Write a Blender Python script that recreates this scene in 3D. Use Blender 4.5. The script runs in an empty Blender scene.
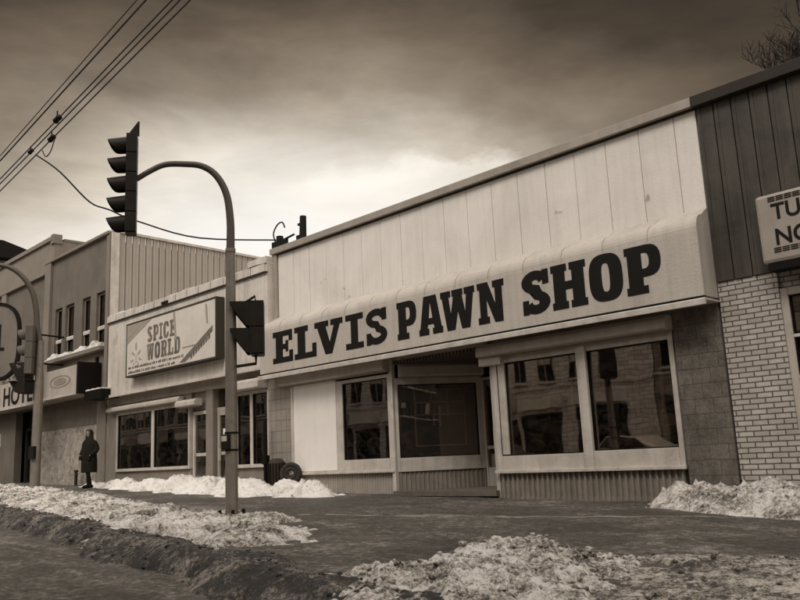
import bpy, bmesh, math, random
import numpy as np
from mathutils import Vector, Matrix, noise
random.seed(7)
C = bpy.context.scene.collection
PI = math.pi

# ------------------------------------------------------------------ terrain profile
def G(x):
    return -0.906 - 0.0208 * max(-60.0, min(12.0, x))
def KERB(x):                       # y of the kerb edge
    return 3.42 + 0.155 * (-4.0 - max(-30.0, min(x, -1.5)))

# ------------------------------------------------------------------ tone and materials
def S(v):
    t = max(0.0, min(1.0, v))
    g = 0.815 + 0.15 * t
    b = 0.62 + 0.31 * t
    return (v * 1.12, v * 1.12 * g, v * 1.12 * b, 1.0)

def nodes_of(m):
    m.use_nodes = True
    nt = m.node_tree
    return nt, nt.nodes, nt.links, nt.nodes['Principled BSDF']

def mth(nt, op, a, b=None, c=None):
    n = nt.nodes.new('ShaderNodeMath'); n.operation = op
    for i, v in enumerate((a, b, c)):
        if v is None: continue
        if isinstance(v, (int, float)): n.inputs[i].default_value = v
        else: nt.links.new(v, n.inputs[i])
    return n.outputs[0]

def noise_tex(nt, vec, scale, detail=5, rough=0.6, dist=0.0):
    n = nt.nodes.new('ShaderNodeTexNoise')
    n.inputs['Scale'].default_value = scale
    n.inputs['Detail'].default_value = detail
    n.inputs['Roughness'].default_value = rough
    n.inputs['Distortion'].default_value = dist
    if vec is not None: nt.links.new(vec, n.inputs['Vector'])
    return n.outputs['Fac']

def ramp(nt, fac, stops):
    n = nt.nodes.new('ShaderNodeValToRGB')
    els = n.color_ramp.elements
    while len(els) < len(stops): els.new(0.5)
    for e, (p, c) in zip(els, stops):
        e.position = p; e.color = c
    nt.links.new(fac, n.inputs['Fac'])
    return n.outputs['Color']

def mapped(nt, scale=(1, 1, 1), rot=(0, 0, 0), loc=(0, 0, 0)):
    g = nt.nodes.new('ShaderNodeNewGeometry')
    m = nt.nodes.new('ShaderNodeMapping')
    m.inputs['Scale'].default_value = scale
    m.inputs['Rotation'].default_value = rot
    m.inputs['Location'].default_value = loc
    nt.links.new(g.outputs['Position'], m.inputs['Vector'])
    return m.outputs['Vector']

def bump_to(nt, bs, h, dist, strength=1.0):
    b = nt.nodes.new('ShaderNodeBump')
    b.inputs['Distance'].default_value = dist
    b.inputs['Strength'].default_value = strength
    nt.links.new(h, b.inputs['Height'])
    nt.links.new(b.outputs['Normal'], bs.inputs['Normal'])

def mixc(nt, fac, a, b, mode='MIX'):
    n = nt.nodes.new('ShaderNodeMix'); n.data_type = 'RGBA'; n.blend_type = mode
    def put(s, v):
        if isinstance(v, tuple): s.default_value = v
        elif isinstance(v, (int, float)): s.default_value = v
        else: nt.links.new(v, s)
    put(n.inputs[0], fac); put(n.inputs[6], a); put(n.inputs[7], b)
    return n.outputs[2]

MATS = {}
def worn(name, v, dirt=0.35, scale=1.6, streak=0.5, rough=0.65, bump=0.004, spots=0.0, metallic=0.0, fine=30.0, dark=None):
    """painted or plain surface with blotches, rain streaks and grain"""
    if name in MATS: return MATS[name]
    m = bpy.data.materials.new(name)
    nt, N, L, bs = nodes_of(m)
    n1 = noise_tex(nt, mapped(nt), scale, 6, 0.65, 0.6)
    n2 = noise_tex(nt, mapped(nt, (7, 7, 0.45)), 1.0, 5, 0.6)
    n3 = noise_tex(nt, mapped(nt), fine, 4, 0.7)
    s1 = ramp(nt, n1, [(0.35, (0, 0, 0, 1)), (0.72, (1, 1, 1, 1))])
    s2 = ramp(nt, n2, [(0.42, (0, 0, 0, 1)), (0.75, (1, 1, 1, 1))])
    f = mth(nt, 'MULTIPLY', s1, dirt)
    f2 = mth(nt, 'MULTIPLY', s2, dirt * streak)
    f3 = mth(nt, 'MULTIPLY', mth(nt, 'SUBTRACT', n3, 0.5), dirt * 0.6)
    tot = mth(nt, 'ADD', mth(nt, 'ADD', f, f2), f3)
    if spots:
        sp = ramp(nt, noise_tex(nt, mapped(nt, loc=(3.1, 1.7, 5.2)), 2.6, 3, 0.5, 1.0), [(0.70, (0, 0, 0, 1)), (0.76, (1, 1, 1, 1))])
        tot = mth(nt, 'ADD', tot, mth(nt, 'MULTIPLY', sp, spots))
    n = N.new('ShaderNodeClamp'); L.new(tot, n.inputs[0])
    col = mixc(nt, n.outputs[0], S(v), S(v * 0.4 if dark is None else dark))
    L.new(col, bs.inputs['Base Color'])
    bs.inputs['Roughness'].default_value = rough
    bs.inputs['Metallic'].default_value = metallic
    bs.inputs['Specular IOR Level'].default_value = 0.3 if v > 0.05 else 0.12
    if bump: bump_to(nt, bs, mth(nt, 'ADD', n3, n1), bump)
    MATS[name] = m
    return m

def brick_mat(name, c1, c2, mortar, w, h, gap, bump=0.006, rough=0.5, plane='xz', offset=0.5, var=0.5, smooth=0.1):
    if name in MATS: return MATS[name]
    m = bpy.data.materials.new(name)
    nt, N, L, bs = nodes_of(m)
    g = N.new('ShaderNodeNewGeometry'); sx = N.new('ShaderNodeSeparateXYZ'); cb = N.new('ShaderNodeCombineXYZ')
    L.new(g.outputs['Position'], sx.inputs[0])
    L.new(sx.outputs['X' if plane == 'xz' else 'Y'], cb.inputs[0]); L.new(sx.outputs['Z'], cb.inputs[1])
    nz = N.new('ShaderNodeTexNoise'); nz.inputs['Scale'].default_value = 6.0
    L.new(cb.outputs[0], nz.inputs['Vector'])
    wob = N.new('ShaderNodeVectorMath'); wob.operation = 'MULTIPLY_ADD'
    wob.inputs[1].default_value = (0.006, 0.006, 0.0)
    L.new(nz.outputs['Color'], wob.inputs[0]); L.new(cb.outputs[0], wob.inputs[2])
    b = N.new('ShaderNodeTexBrick')
    b.offset = offset
    b.inputs['Scale'].default_value = 1.0
    b.inputs['Brick Width'].default_value = w
    b.inputs['Row Height'].default_value = h
    b.inputs['Mortar Size'].default_value = gap
    b.inputs['Mortar Smooth'].default_value = smooth
    b.inputs['Color1'].default_value = S(c1); b.inputs['Color2'].default_value = S(c2)
    b.inputs['Mortar'].default_value = S(mortar)
    L.new(wob.outputs[0], b.inputs['Vector'])
    n1 = noise_tex(nt, mapped(nt), 3.0, 6, 0.7, 0.5)
    n3 = noise_tex(nt, mapped(nt), 45.0, 4, 0.7)
    d = ramp(nt, mth(nt, 'ADD', mth(nt, 'MULTIPLY', n1, 0.6), mth(nt, 'MULTIPLY', n3, 0.4)), [(0.35, (1, 1, 1, 1)), (0.68, (1 - var, 1 - var, 1 - var, 1))])
    col = mixc(nt, 1.0, b.outputs['Color'], d, 'MULTIPLY')
    L.new(col, bs.inputs['Base Color'])
    bs.inputs['Roughness'].default_value = rough
    h_ = mth(nt, 'ADD', mth(nt, 'MULTIPLY', b.outputs['Fac'], -1.0), mth(nt, 'MULTIPLY', n3, 0.35))
    bump_to(nt, bs, h_, bump)
    MATS[name] = m
    return m

def plain(name, v, rough=0.6, metallic=0.0, spec=0.3):
    if name in MATS: return MATS[name]
    m = bpy.data.materials.new(name)
    nt, N, L, bs = nodes_of(m)
    n3 = noise_tex(nt, mapped(nt), 14.0, 5, 0.7)
    col = mixc(nt, ramp(nt, n3, [(0.3, (0, 0, 0, 1)), (0.75, (1, 1, 1, 1))]), S(v * 1.1), S(v * 0.7))
    L.new(col, bs.inputs['Base Color'])
    bs.inputs['Roughness'].default_value = rough
    bs.inputs['Metallic'].default_value = metallic
    bs.inputs['Specular IOR Level'].default_value = spec
    MATS[name] = m
    return m

def glass_mat(name='window_glass', refl=0.13, tint=0.7):
    if name in MATS: return MATS[name]
    m = bpy.data.materials.new(name); m.use_nodes = True
    nt = m.node_tree; N = nt.nodes; L = nt.links
    N.clear()
    out = N.new('ShaderNodeOutputMaterial')
    tr = N.new('ShaderNodeBsdfTransparent'); tr.inputs[0].default_value = S(tint)
    gl = N.new('ShaderNodeBsdfGlossy'); gl.inputs['Roughness'].default_value = 0.015
    gl.inputs['Color'].default_value = S(0.85)
    fr = N.new('ShaderNodeFresnel'); fr.inputs[0].default_value = 1.5
    n1 = noise_tex(nt, mapped(nt), 0.8, 2, 0.5)
    bp = N.new('ShaderNodeBump'); bp.inputs['Distance'].default_value = 0.0035
    L.new(n1, bp.inputs['Height']); L.new(bp.outputs['Normal'], gl.inputs['Normal'])
    smear = ramp(nt, noise_tex(nt, mapped(nt, (1, 1, 1.4)), 5.0, 6, 0.7, 1.2), [(0.45, (0, 0, 0, 1)), (0.8, (1, 1, 1, 1))])
    fac = mth(nt, 'ADD', mth(nt, 'MULTIPLY', fr.outputs[0], 0.9), refl)
    mx = N.new('ShaderNodeMixShader')
    L.new(fac, mx.inputs[0]); L.new(tr.outputs[0], mx.inputs[1]); L.new(gl.outputs[0], mx.inputs[2])
    df = N.new('ShaderNodeBsdfDiffuse'); df.inputs[0].default_value = S(0.35)
    m2 = N.new('ShaderNodeMixShader')
    L.new(mth(nt, 'MULTIPLY', smear, 0.07), m2.inputs[0]); L.new(mx.outputs[0], m2.inputs[1]); L.new(df.outputs[0], m2.inputs[2])
    L.new(m2.outputs[0], out.inputs[0])
    MATS[name] = m
    return m

def snow_mat(name, snow=0.8, dirt=0.10, cover=0.5, soft=0.12, scale=2.2):
    if name in MATS: return MATS[name]
    m = bpy.data.materials.new(name)
    nt, N, L, bs = nodes_of(m)
    P = mapped(nt)
    n1 = noise_tex(nt, P, scale, 7, 0.68, 0.4)
    n2 = noise_tex(nt, P, 22.0, 6, 0.75)
    n3 = noise_tex(nt, P, 90.0, 3, 0.7)
    mix = mth(nt, 'ADD', mth(nt, 'MULTIPLY', n1, 0.40), mth(nt, 'ADD', mth(nt, 'MULTIPLY', n2, 0.40), mth(nt, 'MULTIPLY', n3, 0.20)))
    r = ramp(nt, mix, [(cover - soft, S(dirt)), (cover, S((snow + dirt) * 0.48)), (cover + soft, S(snow))])
    L.new(r, bs.inputs['Base Color'])
    bs.inputs['Roughness'].default_value = 0.75
    bs.inputs['Subsurface Weight'].default_value = 0.0
    bump_to(nt, bs, mth(nt, 'ADD', n2, mth(nt, 'MULTIPLY', n3, 0.5)), 0.03)
    MATS[name] = m
    return m

# ------------------------------------------------------------------ mesh builder
class MB:
    def __init__(self): self.v = []; self.f = []
    def add(self, vs, fs):
        o = len(self.v); self.v += [tuple(p) for p in vs]; self.f += [tuple(i + o for i in f) for f in fs]
        return self
    def box(self, x0, x1, y0, y1, z0, z1):
        x0, x1 = min(x0, x1), max(x0, x1); y0, y1 = min(y0, y1), max(y0, y1); z0, z1 = min(z0, z1), max(z0, z1)
        vs = [(x0, y0, z0), (x1, y0, z0), (x1, y1, z0), (x0, y1, z0), (x0, y0, z1), (x1, y0, z1), (x1, y1, z1), (x0, y1, z1)]
        return self.add(vs, [(0, 3, 2, 1), (4, 5, 6, 7), (0, 1, 5, 4), (1, 2, 6, 5), (2, 3, 7, 6), (3, 0, 4, 7)])
    def prism(self, poly, a, b, axis='y'):
        """extrude a 2D polygon: axis y -> poly in xz, axis x -> poly in yz, axis z -> poly in xy"""
        n = len(poly)
        def P(p, t):
            return {'y': (p[0], t, p[1]), 'x': (t, p[0], p[1]), 'z': (p[0], p[1], t)}[axis]
        vs = [P(p, a) for p in poly] + [P(p, b) for p in poly]
        fs = [tuple(range(n)), tuple(range(2 * n - 1, n - 1, -1))] + [(i, i + n, (i + 1) % n + n, (i + 1) % n) for i in range(n)]
        return self.add(vs, fs)
    def obox(self, p0, p1, t, z0, z1, off=0.0):
        """upright slab along a ground line p0->p1, t thick (towards the right-hand normal), offset off"""
        d = Vector((p1[0] - p0[0], p1[1] - p0[1])).normalized(); n = Vector((d.y, -d.x))
        a = [Vector(p0) + n * off, Vector(p1) + n * off, Vector(p1) + n * (off + t), Vector(p0) + n * (off + t)]
        return self.prism([(q.x, q.y) for q in a], z0, z1, 'z')
    def tube(self, pts, rs, seg=14, cap=True):
        pts = [Vector(p) for p in pts]
        if isinstance(rs, (int, float)): rs = [rs] * len(pts)
        rings = []; up = None
        for i, p in enumerate(pts):
            d = ((pts[min(i + 1, len(pts) - 1)] - pts[max(i - 1, 0)])).normalized()
            if up is None:
                up = d.orthogonal().normalized()
            up = (up - d * up.dot(d)).normalized()
            s = d.cross(up)
            rings.append([p + (up * math.cos(2 * PI * k / seg) + s * math.sin(2 * PI * k / seg)) * rs[i] for k in range(seg)])
        vs = [q for r in rings for q in r]; fs = []
        for i in range(len(pts) - 1):
            for k in range(seg):
                a = i * seg + k; b = i * seg + (k + 1) % seg
                fs.append((a, b, b + seg, a + seg))
        if cap:
            fs.append(tuple(range(seg - 1, -1, -1))); fs.append(tuple((len(pts) - 1) * seg + k for k in range(seg)))
        return self.add(vs, fs)
    def build(self, name, m, parent=None, smooth=False, bevel=0.0):
        me = bpy.data.meshes.new(name)
        me.from_pydata(self.v, [], self.f)
        bm = bmesh.new(); bm.from_mesh(me); bmesh.ops.recalc_face_normals(bm, faces=bm.faces); bm.to_mesh(me); bm.free()
        me.materials.append(m)
        if smooth:
            for p in me.polygons: p.use_smooth = True
        o = bpy.data.objects.new(name, me); C.objects.link(o)
        if parent is not None: o.parent = parent
        if bevel:
            b = o.modifiers.new('bevel', 'BEVEL'); b.width = bevel; b.segments = 2; b.limit_method = 'ANGLE'
        if smooth:
            es = o.modifiers.new('split', 'EDGE_SPLIT'); es.split_angle = math.radians(40)
        return o

def thing(name, label, cat, group=None, loc=(0, 0, 0)):
    o = bpy.data.objects.new(name, None); C.objects.link(o)
    o.location = loc; o.empty_display_size = 0.2
    return tag(o, label, cat, group)
def tag(o, label, cat, group=None):
    o['label'] = label; o['category'] = cat
    if group: o['group'] = group
    return o
def setting(o, kind='structure', label=None):
    o['kind'] = kind
    if label: o['label'] = label
    return o

def curve_shape(name, splines, depth, m, parent, mtx):
    """2D outlines (outer and holes) filled and extruded, turned into a mesh, placed with mtx (x right, y up, z to the viewer)"""
    cu = bpy.data.curves.new(name, 'CURVE'); cu.dimensions = '2D'; cu.fill_mode = 'BOTH'; cu.extrude = depth / 2
    for s in splines:
        sp = cu.splines.new('POLY'); sp.points.add(len(s) - 1)
        for p, q in zip(sp.points, s): p.co = (q[0], q[1], 0, 1)
        sp.use_cyclic_u = True
    return curve_to_mesh(name, cu, m, parent, mtx)
def curve_to_mesh(name, cu, m, parent, mtx):
    t = bpy.data.objects.new(name, cu); C.objects.link(t)
    dg = bpy.context.evaluated_depsgraph_get()
    me = bpy.data.meshes.new_from_object(t.evaluated_get(dg))
    bpy.data.objects.remove(t)
    me.transform(mtx); me.materials.clear(); me.materials.append(m)
    o = bpy.data.objects.new(name, me); C.objects.link(o)
    if parent is not None: o.parent = parent
    return o
def text_mesh(name, txt, size, depth, m, parent, mtx, bold=0.0, sx=1.0, spacing=1.0, shear=0.0, center=False):
    cu = bpy.data.curves.new(name, 'FONT'); cu.body = txt; cu.size = size; cu.extrude = depth / 2; cu.offset = bold
    cu.space_character = spacing; cu.shear = shear
    if center: cu.align_x = 'CENTER'
    return curve_to_mesh(name, cu, m, parent, mtx @ Matrix.Diagonal((sx, 1, 1, 1)))
def wall_mtx(x, y, z):              # text on a wall facing -y
    return Matrix.Translation((x, y, z)) @ Matrix.Rotation(PI / 2, 4, 'X')

# materials used all over
M_pale = worn('pale_painted_metal', 0.66, 0.26, 0.8, 0.6, 0.5, 0.004, spots=0.6)
M_frame = worn('pale_window_frame', 0.52, 0.5, 2.5, 0.6, 0.45, 0.002)
M_hood = worn('shutter_box_paint', 0.42, 0.35, 1.6, 0.6, 0.5, 0.003)
M_awn = worn('awning_vinyl', 0.46, 0.28, 0.9, 0.9, 0.55, 0.006)
M_letter = plain('lettering_black', 0.008, 0.6, spec=0.15)
M_trimdark = worn('dark_coping', 0.035, 0.4, 2.0, 0.5, 0.5, 0.002)
M_coping = worn('coping_metal', 0.30, 0.4, 0.9, 0.6, 0.5, 0.003)
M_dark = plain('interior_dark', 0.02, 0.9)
M_black = plain('black_plastic', 0.007, 0.55, spec=0.12)
M_glass = glass_mat()

# ------------------------------------------------------------------ ground, road, pavement
asph = bpy.data.materials.new('wet_dirty_road')
nt, N, L, bs = nodes_of(asph)
P = mapped(nt)
a1 = noise_tex(nt, mapped(nt, (0.35, 1.3, 1), (0, 0, 0.15)), 1.4, 7, 0.7, 0.8); a2 = noise_tex(nt, P, 60, 4, 0.8); a3 = noise_tex(nt, P, 9, 6, 0.75, 0.5)
a4 = noise_tex(nt, P, 18, 6, 0.8)
mx = mth(nt, 'ADD', mth(nt, 'MULTIPLY', a1, 0.27), mth(nt, 'ADD', mth(nt, 'MULTIPLY', a3, 0.24), mth(nt, 'ADD', mth(nt, 'MULTIPLY', a2, 0.19), mth(nt, 'MULTIPLY', a4, 0.30))))
L.new(ramp(nt, mx, [(0.41, S(0.03)), (0.48, S(0.10)), (0.52, S(0.18)), (0.555, S(0.30)), (0.60, S(0.5))]), bs.inputs['Base Color'])
L.new(ramp(nt, a1, [(0.35, (0.35,) * 3 + (1,)), (0.65, (0.8,) * 3 + (1,))]), bs.inputs['Roughness'])
bump_to(nt, bs, mth(nt, 'ADD', a2, mth(nt, 'MULTIPLY', a3, 1.5)), 0.05)

pav = bpy.data.materials.new('gritty_pavement')
nt, N, L, bs = nodes_of(pav)
P = mapped(nt)
a1 = noise_tex(nt, mapped(nt, (0.6, 1.0, 1), (0, 0, -0.1)), 1.0, 7, 0.7, 0.5); a2 = noise_tex(nt, P, 75, 4, 0.8); a3 = noise_tex(nt, mapped(nt, (0.8, 1.0, 1)), 9, 6, 0.75, 0.5)
a4 = noise_tex(nt, P, 18, 6, 0.8)
mx = mth(nt, 'ADD', mth(nt, 'MULTIPLY', a1, 0.27), mth(nt, 'ADD', mth(nt, 'MULTIPLY', a3, 0.24), mth(nt, 'ADD', mth(nt, 'MULTIPLY', a2, 0.19), mth(nt, 'MULTIPLY', a4, 0.30))))
base = ramp(nt, mx, [(0.41, S(0.025)), (0.48, S(0.08)), (0.52, S(0.15)), (0.55, S(0.28)), (0.60, S(0.55))])
# thin line of packed snow left along a slab joint
g = N.new('ShaderNodeSeparateXYZ'); L.new(P, g.inputs[0])
yy = mth(nt, 'ADD', g.outputs['Y'], mth(nt, 'MULTIPLY', g.outputs['X'], -0.40))      # line y = .40x + 10.95
dd = mth(nt, 'ABSOLUTE', mth(nt, 'SUBTRACT', yy, 10.98))
ww = mth(nt, 'MULTIPLY', mth(nt, 'SUBTRACT', noise_tex(nt, P, 2.2, 5, 0.7), 0.38), 0.55)
ln = ramp(nt, mth(nt, 'SUBTRACT', ww, dd), [(0.0, (0, 0, 0, 1)), (0.05, (1, 1, 1, 1))])
base = mixc(nt, mth(nt, 'MULTIPLY', ln, 0.75), base, S(0.5))
L.new(base, bs.inputs['Base Color'])
L.new(ramp(nt, a1, [(0.35, (0.4,) * 3 + (1,)), (0.62, (0.85,) * 3 + (1,))]), bs.inputs['Roughness'])
bump_to(nt, bs, mth(nt, 'ADD', a2, mth(nt, 'MULTIPLY', a3, 1.5)), 0.05)

far_m = worn('far_ground', 0.10, 0.5, 0.05, 0.2, 0.9, 0.0)
MB().box(-900, 900, -900, 900, -1.6, -1.5).build('ground', far_m).__setitem__('kind', 'structure')

def sheet(name, xs, ys, zf, m):
    vs = [(x, y, zf(x, y)) for x in xs for y in ys(x)]
    n = len(ys(xs[0])); fs = []
    for i in range(len(xs) - 1):
        for j in range(n - 1):
            a = i * n + j; fs.append((a, a + n, a + n + 1, a + 1))
    me = bpy.data.meshes.new(name); me.from_pydata(vs, [], fs); me.materials.append(m)
    for p in me.polygons: p.use_smooth = True
    o = bpy.data.objects.new(name, me); C.objects.link(o); return o
def lin(a, b, n): return [a + (b - a) * i / (n - 1) for i in range(n)]
xs = sorted(set([round(v, 3) for v in lin(-70, -26, 60) + lin(-26, 3, 300) + lin(3, 30, 30)]))
def rough_z(x, y):
    return noise.noise(Vector((x * 0.9, y * 0.9, 0))) * 0.025 + noise.noise(Vector((x * 3, y * 3, 4))) * 0.012
road = sheet('road', xs, lambda x: lin(-9.5, 1.5, 10) + lin(1.6, KERB(x) + 0.12, 26), lambda x, y: G(x) - 0.15 + (rough_z(x, y) if y > -5 else 0), asph)
setting(road)
pave = sheet('pavement', xs, lambda x: lin(KERB(x) + 0.16, 11.6, 60), lambda x, y: G(x) + rough_z(x, y) * 0.8 - 0.01, pav)
setting(pave)
kerb_m = worn('kerb_concrete', 0.13, 0.6, 3.0, 0.2, 0.8, 0.01)
kb = MB()
for i in range(len(xs) - 1):
    x0, x1 = xs[i], xs[i + 1]
    if x0 < -40 or x1 > 8: continue
    y0, y1 = KERB(x0), KERB(x1)
    kb.add([(x0, y0, G(x0) - 0.25), (x1, y1, G(x1) - 0.25), (x1, y1, G(x1)), (x0, y0, G(x0)), (x0, y0 + 0.17, G(x0) + 0.004), (x1, y1 + 0.17, G(x1) + 0.004)],
           [(0, 1, 2, 3), (3, 2, 5, 4)])
setting(kb.build('kerb', kerb_m))
opp = MB().box(-70, 30, -13, -9.5, -1.6, -0.8)
setting(opp.build('far_pavement', worn('far_pavement_snow', 0.35, 0.6, 1.0, 0.2, 0.9, 0.01)))

# ------------------------------------------------------------------ snow banks
def pip_dist(px, py, poly):
    n = len(poly); d = np.full(px.shape, 1e9); ins = np.zeros(px.shape, bool)
    for i in range(n):
        ax, ay = poly[i]; bx, by = poly[(i + 1) % n]
        vx, vy = bx - ax, by - ay
        t = np.clip(((px - ax) * vx + (py - ay) * vy) / (vx * vx + vy * vy), 0, 1)
        d = np.minimum(d, np.hypot(px - ax - t * vx, py - ay - t * vy))
        c = ((ay > py) != (by > py)) & (px < (bx - ax) * (py - ay) / (by - ay + 1e-12) + ax)
        ins ^= c
    return np.where(ins, d, -d)
def snow_bank(poly, step, height, edge, rough, m, label, seed=0, chunks=0, base=None, holes=0.0, kind='stuff'):
    P0 = np.array(poly); x0, y0 = P0.min(0) - 0.3; x1, y1 = P0.max(0) + 0.3
    X = np.arange(x0, x1, step); Y = np.arange(y0, y1, step)
    gx, gy = np.meshgrid(X, Y, indexing='ij')
    D = pip_dist(gx, gy, poly)
    idx = -np.ones(gx.shape, int); vs = []
    zb = base or (lambda x, y: G(x))
    for i in range(gx.shape[0]):
        for j in range(gx.shape[1]):
            x, y, d = gx[i, j], gy[i, j], D[i, j]
            if d < -0.28: continue
            n1 = noise.noise(Vector((x * 1.3, y * 1.3, seed)))
            n2 = noise.noise(Vector((x * 4.1, y * 4.1, seed + 5)))
            n3 = noise.noise(Vector((x * 10, y * 10, seed + 9)))
            n4 = noise.noise(Vector((x * 23, y * 23, seed + 3)))
            n5 = noise.noise(Vector((x * 47, y * 47, seed + 13)))
            dd = d + n1 * 0.22 + n2 * 0.10 + n3 * 0.04
            if holes: dd -= holes * max(0.0, noise.noise(Vector((x * 2.0, y * 2.6, seed + 21))) + 0.35 * n3 - 0.05)
            t = max(0.0, min(1.0, dd / edge)); t = t * t * (3 - 2 * t)
            h = height * t * (0.75 + 0.5 * n1 + 0.3 * n2) + t ** 0.3 * rough * (1.3 * (0.5 - abs(n2)) + 1.2 * abs(n3) + 0.6 * n4 + 0.25 * n5)
            z = zb(x, y) - (0.03 + 0.5 * min(0.25, -dd) if dd <= 0 else 0.03 * (1 - t ** 0.3)) + (0 if dd <= 0 else h)
            idx[i, j] = len(vs); vs.append((x + n4 * step * 0.3, y, z))
    fs = []
    for i in range(gx.shape[0] - 1):
        for j in range(gx.shape[1] - 1):
            q = (idx[i, j], idx[i + 1, j], idx[i + 1, j + 1], idx[i, j + 1])
            if min(q) >= 0: fs.append(q)
    mb = MB(); mb.v = vs; mb.f = fs
    rnd = random.Random(seed)
    for k in range(chunks):
        for tr in range(20):
            x = rnd.uniform(x0, x1); y = rnd.uniform(y0, y1)
            i = int((x - x0) / step); j = int((y - y0) / step)
            if 0 <= i < gx.shape[0] and 0 <= j < gx.shape[1] and idx[i, j] >= 0 and D[i, j] > -0.22: break
        else: continue
        z = vs[idx[i, j]][2]
        r = rnd.uniform(0.008, 0.028) * (1.7 if rnd.random() < 0.08 else 1)
        ico = bmesh.new(); bmesh.ops.create_icosphere(ico, subdivisions=1, radius=r)
        for v in ico.verts:
            v.co *= rnd.uniform(0.55, 1.45); v.co.z *= 0.7
        ico.verts.ensure_lookup_table()
        mb.add([(v.co.x + x, v.co.y + y, v.co.z + z + r * 0.3) for v in ico.verts], [[v.index for v in f.verts] for f in ico.faces])
        ico.free()
    o = mb.build('snow_bank', m, smooth=False)
    nf = len(fs)
    for p in o.data.polygons: p.use_smooth = p.index < nf
    return setting(o, kind, label)

SN1 = snow_mat('old_kerb_snow', 0.72, 0.05, 0.488, 0.055, 2.4)
SN2 = snow_mat('cleaner_snow', 0.78, 0.20, 0.43, 0.07, 2.0)
SN3 = snow_mat('thin_gritty_snow', 0.55, 0.05, 0.51, 0.05, 3.0)
SN4 = snow_mat('black_gutter_slush', 0.32, 0.02, 0.545, 0.05, 2.8)
snow_bank([(-26, 8.2), (-26, 9.4), (-22.8, 9.1), (-19, 8.4), (-15.5, 7.7), (-12.5, 6.9), (-10.5, 6.6), (-8.6, 6.6), (-7.6, 6.0), (-6.7, 5.2), (-6.9, 4.25), (-8.3, 4.2), (-9.7, 4.38), (-12, 4.75), (-14.8, 5.15), (-20, 6.0), (-26, 6.9)],
          0.036, 0.12, 0.7, 0.05, SN1, 'long low bank of lumpy old snow along the kerb around both signal poles', 1, 500, holes=2.2)
snow_bank([(-25.0, 10.9), (-23.5, 10.95), (-19, 10.95), (-16, 10.9), (-13.2, 10.95), (-12.1, 10.5), (-12.3, 9.7), (-13.5, 9.4), (-16.5, 9.3), (-19, 9.6), (-22, 10.0), (-24.5, 10.4)],
          0.04, 0.30, 0.8, 0.07, SN2, 'clean heaped snow along the foot of the shop windows at left', 2, 350, holes=0.9)
snow_bank([(-6.0, 10.5), (-5.6, 10.92), (-4.0, 10.95), (-1.5, 10.95), (0.5, 10.9), (0.5, 9.6), (-2, 9.3), (-3.8, 9.4), (-5.2, 9.9)],
          0.035, 0.30, 0.55, 0.08, SN1, 'dirty heaped snow at the foot of the brick and stone wall at right', 3, 350)
snow_bank([(-5.0, 3.9), (-4.7, 4.6), (-5.0, 5.3), (-4.9, 5.9), (-4.2, 6.1), (-3.5, 5.9), (-2.9, 5.2), (-2.6, 4.3), (-2.8, 3.2), (-3.9, 3.2)],
          0.018, 0.085, 0.7, 0.05, SN1, 'big lumpy pile of crusted snow at the near street corner', 4, 900, holes=0.8)
snow_bank([(-3.4, 5.4), (-3.6, 6.0), (-3.1, 6.5), (-2.0, 6.8), (-0.5, 6.6), (0.8, 5.6), (0.5, 3.5), (-2.4, 3.4)],
          0.024, 0.02, 0.6, 0.022, SN3, 'thin gritty snow and frozen grass right of the near snow pile', 5, 300, holes=1.0)
kx = [-26, -20, -14.8, -12, -9.7, -8.3, -7.0, -5.8, -4.6, -3.4, -2.6]
snow_bank([(x, KERB(x) + 0.42 + 0.12 * math.sin(x * 3)) for x in kx] + [(x, KERB(x) - 0.26 - 0.12 * math.sin(x * 2.1)) for x in kx[::-1]],
          0.026, 0.0, 0.3, 0.028, SN4, 'black frozen slush in the gutter below the kerb', 6, 600, holes=0.35,
          base=lambda x, y: G(x) + 0.02 - 0.165 * max(0.0, min(1.0, (KERB(x) + 0.02 - y) / 0.4)) ** 0.8)

# ------------------------------------------------------------------ the pawn shop
corr = M_hood
M_stone = brick_mat('dark_stone_blocks', 0.21, 0.17, 0.09, 0.27, 0.21, 0.004, 0.02, 0.85, var=0.85)
M_tile = brick_mat('tan_wall_tiles', 0.30, 0.26, 0.15, 0.19, 0.24, 0.006, 0.004, 0.6, offset=0.0, var=0.3)
M_rib = worn('ribbed_base_panel', 0.24, 0.5, 2.0, 0.9, 0.6, 0.004)
M_panel = worn('white_board_panel', 0.74, 0.14, 1.5, 0.5, 0.55, 0.002)

def rib_strip(mb, p0, p1, z0, z1, pitch=0.10, depth=0.04):
    """upright corrugated sheet along a ground line"""
    d = Vector((p1[0] - p0[0], p1[1] - p0[1])); Ln = d.length; d.normalize(); n = Vector((d.y, -d.x))
    k = int(Ln / pitch); pts = []
    for i in range(k):
        s = i * Ln / k; w = Ln / k
        for a, o in ((0.0, 0), (0.5, 0), (0.62, depth), (0.88, depth)):
            pts.append((s + a * w, o))
    pts.append((Ln, 0))
    vs = []
    for s, o in pts:
        q = Vector(p0) + d * s + n * o
        vs += [(q.x, q.y, z0), (q.x, q.y, z1)]
    fs = [(2 * i, 2 * i + 2, 2 * i + 3, 2 * i + 1) for i in range(len(pts) - 1)]
    mb.add(vs, fs)
    return mb

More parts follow.
